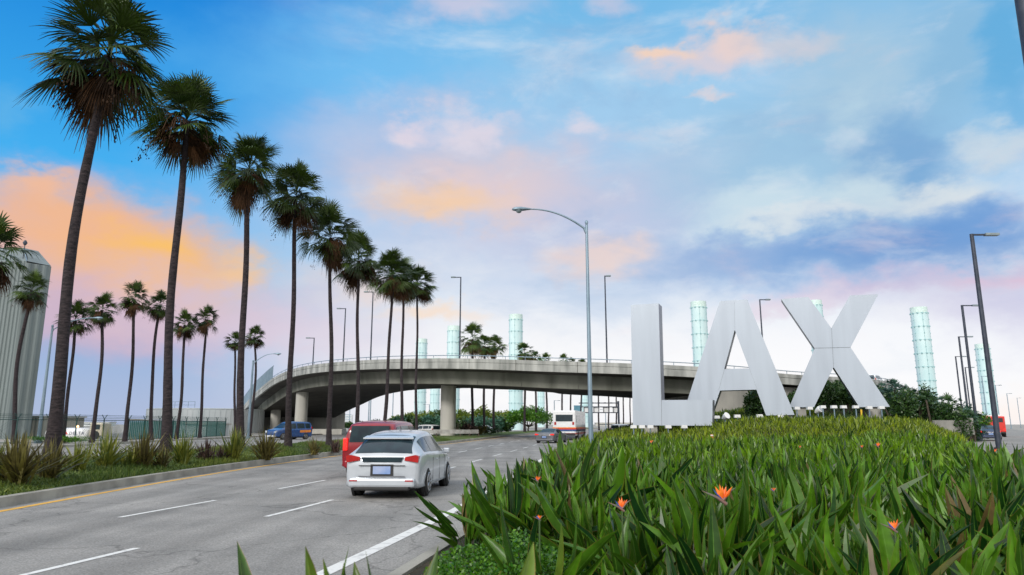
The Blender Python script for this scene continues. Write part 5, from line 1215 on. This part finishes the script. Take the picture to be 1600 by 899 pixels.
    for sg in (-1, 1):
        if style in ('suv', 'van'): mb = MB(); mb.box((sg * W * .425, yr + .03, Ht * .58), (.15, .20, Ht * .22), tl); mb.build('tail_lamp', root, bevel=.03)
        else:
            mb = MB(); mb.prism([(sg * W * .29, 0, Ht * .56), (sg * W * .465, 0, Ht * .53), (sg * W * .475, 0, Ht * .62), (sg * W * .43, 0, Ht * .64), (sg * W * .30, 0, Ht * .61)], (0, yr - .055, 0), (0, yr + .17, 0), tl); mb.build('tail_lamp', root, bevel=.02)
        mb = MB(); mb.prism([(sg * W * .26, 0, Ht * .36), (sg * W * .43, 0, Ht * .38), (sg * W * .45, 0, Ht * .49), (sg * W * .28, 0, Ht * .44)], (0, yf - .16, 0), (0, yf - .0, 0), M_head); mb.build('headlight', root, bevel=.02)
        mb = MB(); my = L * (.16 if style != 'van' else .22); mb.box((sg * (W / 2 + .07), my, Ht * .64), (.17, .12, .13), paint); mb.build('mirror', root, bevel=.03)
        for k in (-.31, .315):
            wr_ = .325 if style in ('hatch', 'sedan') else .36; cx_ = sg * (W / 2 - .085)
            mb = MB(); mb.tube([(cx_ - sg * .0, k * L, wr_), (cx_ + sg * .06, k * L, wr_)], wr_ + .055, M_black, 28); mb.build('wheel_arch', root)
            mb = MB(); pts = [(cx_ - sg * .13, k * L, wr_), (cx_ - sg * .11, k * L, wr_), (cx_ + sg * .08, k * L, wr_), (cx_ + sg * .10, k * L, wr_)]; mb.tube(pts, [wr_ - .03, wr_, wr_, wr_ - .04], M_tyre, 28); wh = mb.build('wheel', root)
            mb = MB(); mb.tube([(cx_ + sg * .10, k * L, wr_), (cx_ + sg * .108, k * L, wr_)], wr_ * .64, M_black, 22)
            for sp in range(7):
                a = sp * 2 * math.pi / 7; mb.tube([(cx_ + sg * .112, k * L, wr_), (cx_ + sg * .112, k * L + math.cos(a) * wr_ * .62, wr_ + math.sin(a) * wr_ * .62)], .022, M_rim, 5)
            mb.tube([(cx_ + sg * .112, k * L + math.cos(a) * wr_ * .64, wr_ + math.sin(a) * wr_ * .64) for a in np.linspace(0, 2 * math.pi, 25)], .018, M_rim, 5); mb.build('rim', wh)
    mb = MB(); mb.box((0, yr + .03, Ht * .24), (W * .86, .26, Ht * .13), paint); mb.build('bumper', root, bevel=.05)
    mb = MB(); mb.box((0, yr + .02, Ht * .155), (W * .72, .2, Ht * .06), M_black); mb.build('bumper_trim', root, bevel=.03)
    mb = MB(); mb.box((0, yf - .04, Ht * .2), (W * .78, .2, Ht * .1), paint if style != 'van' else M_whitep); mb.build('bumper', root, bevel=.05)
    mb = MB(); mb.box((0, yf - .02, Ht * .35), (W * .44, .06, Ht * .1), M_black)
    for k in range(3): mb.box((0, yf + .015, Ht * (.325 + .025 * k)), (W * .42, .02, .012), M_rim)
    mb.build('grille', root)
    if plate:
        mb = MB(); mb.box((0, yr - .062, Ht * .42), (.40, .02, .17), M_plate); mb.box((0, yr - .055, Ht * .42), (.52, .014, .25), M_black); mb.build('number_plate', root)
    mb = MB(); mb.box((0, 0, .24), (W * .8, L * .86, .12), M_black); mb.build('underbody', root)
    if stripe:
        for sg in (-1, 1): patch('stripe', 2.4, 4.3, sg * 5.3, sg * 6.0, stripe, off_=.009)
    if style == 'hatch':     # roof spoiler, lower rear pane, high brake lamp
        mb = MB(); mb.prism([(-W * .34, 0, 0), (W * .34, 0, 0), (W * .31, .16, .045), (-W * .31, .16, .045)], (0, -L * .40, Ht * .865), (0, -L * .40, Ht * .885), paint); mb.build('spoiler', root, bevel=.012)
        mb = MB(); mb.prism([(-W * .25, 0, Ht * .535), (W * .25, 0, Ht * .535), (W * .27, 0, Ht * .605), (-W * .27, 0, Ht * .605)], (0, yr - .06, 0), (0, yr + .05, 0), M_glass); mb.build('lower_rear_pane', root, bevel=.015)
        for zz_, hh in ((.485, .010), (.33, .012)):
            mb = MB(); mb.box((0, yr - .065, Ht * zz_), (W * .60, .02, Ht * hh), M_black if zz_ > .4 else M_greyp); mb.build('tailgate_seam', root)
        for sg in (-1, 1):
            mb = MB(); mb.box((sg * W * .36, yr - .1, Ht * .27), (.18, .02, .03), M_tail); mb.build('reflector', root)
    for sg in (-1, 1):
        for (sa) in cuts[:-1]:
            pass
        # door seam and handle
        mb = MB(); hy = L * .0; mb.box((sg * (W / 2 + .005), L * -.06, Ht * .53), (.03, .16, .025), paint); mb.build('door_handle', root, bevel=.008)
        for yy_ in (-.17, .03, .2):
            mb = MB(); mb.box((sg * (W / 2 - .001), yy_ * L, Ht * .38), (.006, .012, Ht * .38), M_black); mb.build('door_seam', root)
    return root
def hdg(tab, y): return -math.atan2(interp(tab, y + 2) - interp(tab, y - 2), 4)
car('hatch', -2.75, 18.6, R(-4.5), 4.45, 1.76, 1.52, M_silver, 'silver hatchback driving away in the middle of the road, nearest car', name='hatchback_car')
car('suv', -4.25, 25.0, R(-5), 4.7, 1.86, 1.78, M_red, 'dark red sport utility car half hidden behind the silver hatchback', name='suv_car', lit=True)
car('van', X(441, 77), 79.5, R(180 - 32), 5.0, 1.95, 1.95, M_bluep, 'blue minivan with an orange side stripe coming along the opposite road', name='minivan', stripe=M_oran, z=.02)
car('suv', X(664, 98), 98, R(50), 4.6, 1.8, 1.62, M_whitep, 'pale car on the opposite road left of the middle bridge column', name='car')
car('sedan', X(757, 140), 140, R(150), 4.5, 1.8, 1.45, M_whitep, 'white sedan on the opposite road behind the three palm trunks', name='car')
car('sedan', X(862, 66), 66, R(-20), 4.6, 1.85, 1.3, M_greyp, 'dark grey car with lit red tail lamps in front of the white bus', name='car', lit=True)
car('sedan', X(1559, 73), 74.5, R(-30), 4.6, 1.8, 1.42, M_navy, 'dark sedan with lit tail lamps behind the red truck', name='car', lit=True, z=.1)
car('suv', X(973, 110), 110, R(-40), 4.6, 1.8, 1.7, M_whitep, 'white car beside the left end of the letter L', name='car')
dp = P(768, 560, 90); car('sedan', dp.x, 90, R(88), 4.6, 1.8, 1.42, M_greyp, 'grey car on the bridge deck, only its roof above the parapet', name='car', z=deck_z(dp.x, 90) - .05)
dp = P(1371, 592, 101); car('suv', dp.x + 1.0, 104, R(-40), 4.8, 1.9, 1.9, M_whitep, 'white van on the ramp behind the letter X', name='van', z=deck_z(dp.x, 101) + .02)
car('sedan', X(508, 170), 170, R(80), 4.5, 1.8, 1.4, M_bluep, 'tiny blue car far off between the bridge column and a palm', name='car')
# shuttle bus
bx_, by_ = X(893, 78), 80; root = empty('shuttle_bus', (bx_, by_, 0), R(-12), 'white bus with red orange and blue stripes behind the curved street lamp', 'bus')
BL, BW, BH = 9.5, 2.45, 3.1
mb = MB(); mb.box((0, 0, .45 + (BH - .45) / 2), (BW, BL, BH - .45), M_whitep); mb.build('body', root, bevel=.14)
for k, (z_, h_, m) in enumerate(((1.30, .10, M_oran), (1.19, .12, M_scarlet), (1.03, .2, M_bluep), (.7, .12, M_scarlet))):
    mb = MB(); mb.box((0, 0, z_), (BW + .012 + .001 * k, BL + .012 + .001 * k, h_), m); mb.build('stripe', root)
mb = MB(); mb.box((0, -BL / 2 - .01, 2.3), (1.8, .03, .7), M_glass); mb.build('rear_window', root, bevel=.01)
for sg in (-1, 1):
    for k in range(6): mb = MB(); mb.box((sg * (BW / 2 + .008), -BL / 2 + 1.2 + k * 1.4, 2.2), (.02, 1.2, .8), M_glass); mb.build('side_window', root)
    for k in (-.3, .32): mb = MB(); mb.tube([(sg * (BW / 2 - .28), k * BL, .48), (sg * (BW / 2 + .02), k * BL, .48)], .48, M_tyre, 20); mb.build('wheel', root)
    mb = MB(); mb.box((sg * .95, -BL / 2 - .02, 1.75), (.2, .03, .3), M_tail); mb.build('tail_lamp', root)
mb = MB(); mb.box((0, -BL / 2 - .05, .62), (BW * .96, .14, .25), M_black); mb.build('bumper', root, bevel=.03)
# red truck on the right-hand road
root = empty('red_truck', (X(1552, 97), 97, 0), R(-31), 'bright red boxy truck on the right hand road ahead of the dark sedan', 'truck')
mb = MB(); mb.box((0, 0, 1.65), (2.4, 5.2, 2.1), M_scarlet); mb.build('box_body', root, bevel=.08)
mb = MB(); mb.box((0, 3.6, 1.5), (2.2, 1.8, 1.9), M_scarlet); mb.build('cab', root, bevel=.12)
mb = MB(); mb.box((0, 4.52, 1.9), (1.9, .03, .7), M_glass); mb.build('windscreen', root)
for sg in (-1, 1):
    mb = MB(); mb.box((sg * .62, -2.62, 2.2), (.7, .03, .55), M_black)
    for k in range(4): mb.box((sg * .62, -2.645, 2.02 + .12 * k), (.7, .02, .03), M_dsteel)
    mb.build('rear_grille', root)
    mb = MB(); mb.box((sg * 1.05, -2.62, .95), (.2, .05, .26), M_brake); mb.build('tail_lamp', root)
    mb = MB(); mb.box((sg * 1.42, 3.9, 1.9), (.12, .2, .5), M_black); mb.box((sg * 1.26, 3.9, 1.95), (.25, .05, .05), M_black); mb.build('mirror', root)
    for k in (-1.6, 3.3): mb = MB(); mb.tube([(sg * .85, k, .48), (sg * 1.18, k, .48)], .48, M_tyre, 20); mb.build('wheel', root)
mb = MB(); mb.box((.1, -2.63, 1.35), (.45, .03, .22), M_whitep); mb.build('number_plate', root)
mb = MB(); mb.box((0, .2, .62), (2.2, 5.6, .25), M_black); mb.build('chassis', root)
mb = MB(); mb.box((0, .5, 2.8), (2.0, 3.0, .2), M_whitep); mb.build('roof_box', root, bevel=.03)

# ------------------------------------------------------------------ far signs and buildings
x0, x1 = X(482, 165), X(521, 165); zt, zb = P(500, 628, 165).z, P(500, 643, 165).z
root = empty('overhead_sign', (x1, 165, 0), 0, 'blue grey overhead road sign seen from behind under the bridge, left', 'road sign')
mb = MB(); mb.box(((x0 - x1) / 2 - .4, -.2, (zt + zb) / 2), (x1 - x0, .2, zt - zb), M_signblue)
for k in range(8): mb.box(((x0 - x1) * k / 7 - .2 , -.34, (zt + zb) / 2), (.08, .08, zt - zb), M_galv)
mb.build('panel', root); mb = MB(); mb.tube([(0, 0, 0), (0, 0, zt)], .28, M_galv, 12); mb.build('post', root)
mb = MB(); mb.tube([(x0 - x1, 0, zb + .4), (0, 0, zb + .4)], .14, M_galv, 8); mb.tube([(x0 - x1, 0, zt - .4), (0, 0, zt - .4)], .14, M_galv, 8); mb.build('beam', root)
Y = 150; x0, x1 = X(905, Y), X(967, Y); zt, zb = P(936, 636, Y).z, P(936, 645, Y).z; zg = P(936, 630, Y).z
root = empty('overhead_sign', (x1, Y, 0), 0, 'wide overhead sign frame with white panels behind the curved lamp foot', 'road sign')
mb = MB(); 
for z_ in (zb, zt, zg): mb.tube([(x0 - x1, 0, z_), (0, 0, z_)], .10, M_dsteel, 8)
for k in range(9): xk = (x0 - x1) * k / 8; mb.tube([(xk, 0, zb), (xk, 0, zt)], .06, M_dsteel, 5)
mb.build('frame', root)
for k in range(4):
    mb = MB(); xk = (x0 - x1) * (.08 + k * .24); mb.box((xk, .25, (zt + zb) / 2), (1.2, .12, (zt - zb) * .9), M_whitep); mb.build('sign_panel', root)
for k in range(5): mb = MB(); xk = (x0 - x1) * (.02 + k * .16); mb.box((xk, -.2, zg + .0), (.45, .4, .25), M_dsteel); mb.build('sign_lamp', root)
mb = MB(); mb.tube([(0, 0, 0), (0, 0, zg + .4)], .22, M_dsteel, 10); mb.build('post', root)
mb = MB(); mb.box((x0 - x1 - .4, -.1, (zt + zb) / 2 - .6), (1.3, .2, 3.0), M_signblue); mb.build('side_panel', root)
Y = 900; x0, x1 = X(537, Y), X(550, Y); zt = P(543, 648, Y).z
root = empty('office_tower', ((x0 + x1) / 2, Y, 0), 0, 'small white office tower with grey window bands far off under the bridge', 'building')
mb = MB(); mb.box((0, 0, zt / 2), (x1 - x0, 10, zt), M_whitep); mb.build('wall', root)
for k in range(7): mb = MB(); mb.box((0, -5.05, 2 + k * 1.9), (x1 - x0 - .6, .12, .9), M_galv); mb.build('window', root)
Y = 700; GW = 'low buildings on the horizon'
for i, (ua, ub, vt, m, lab) in enumerate([(488, 512, 660, M_tank, 'low pale building right of the left bridge column'), (90, 176, 660, M_tank, 'low pale building on the horizon behind the chain link fence'), (560, 600, 661, M_shed, 'long low grey building on the horizon behind the hedge'), (866, 905, 660, M_tank, 'low white building on the horizon behind the bus'), (930, 990, 661, M_shed, 'low grey building on the horizon left of the letter L')]):
    x0, x1 = X(ua, Y), X(ub, Y); zt = P(ua, vt, Y).z; root = empty('low_building', ((x0 + x1) / 2, Y, 0), 0, lab, 'building', GW)
    mb = MB(); mb.box((0, 0, zt / 2), (x1 - x0, 12, zt), m); mb.build('wall', root); mb = MB(); mb.box((0, 0, zt + .15), (x1 - x0 + .8, 12.8, .3), M_shed); mb.build('roof', root)
    mb = MB(); mb.box((0, -6.03, zt * .5), ((x1 - x0) * .86, .08, zt * .2), M_glass); mb.build('window', root)
print('objects', len(bpy.data.objects))
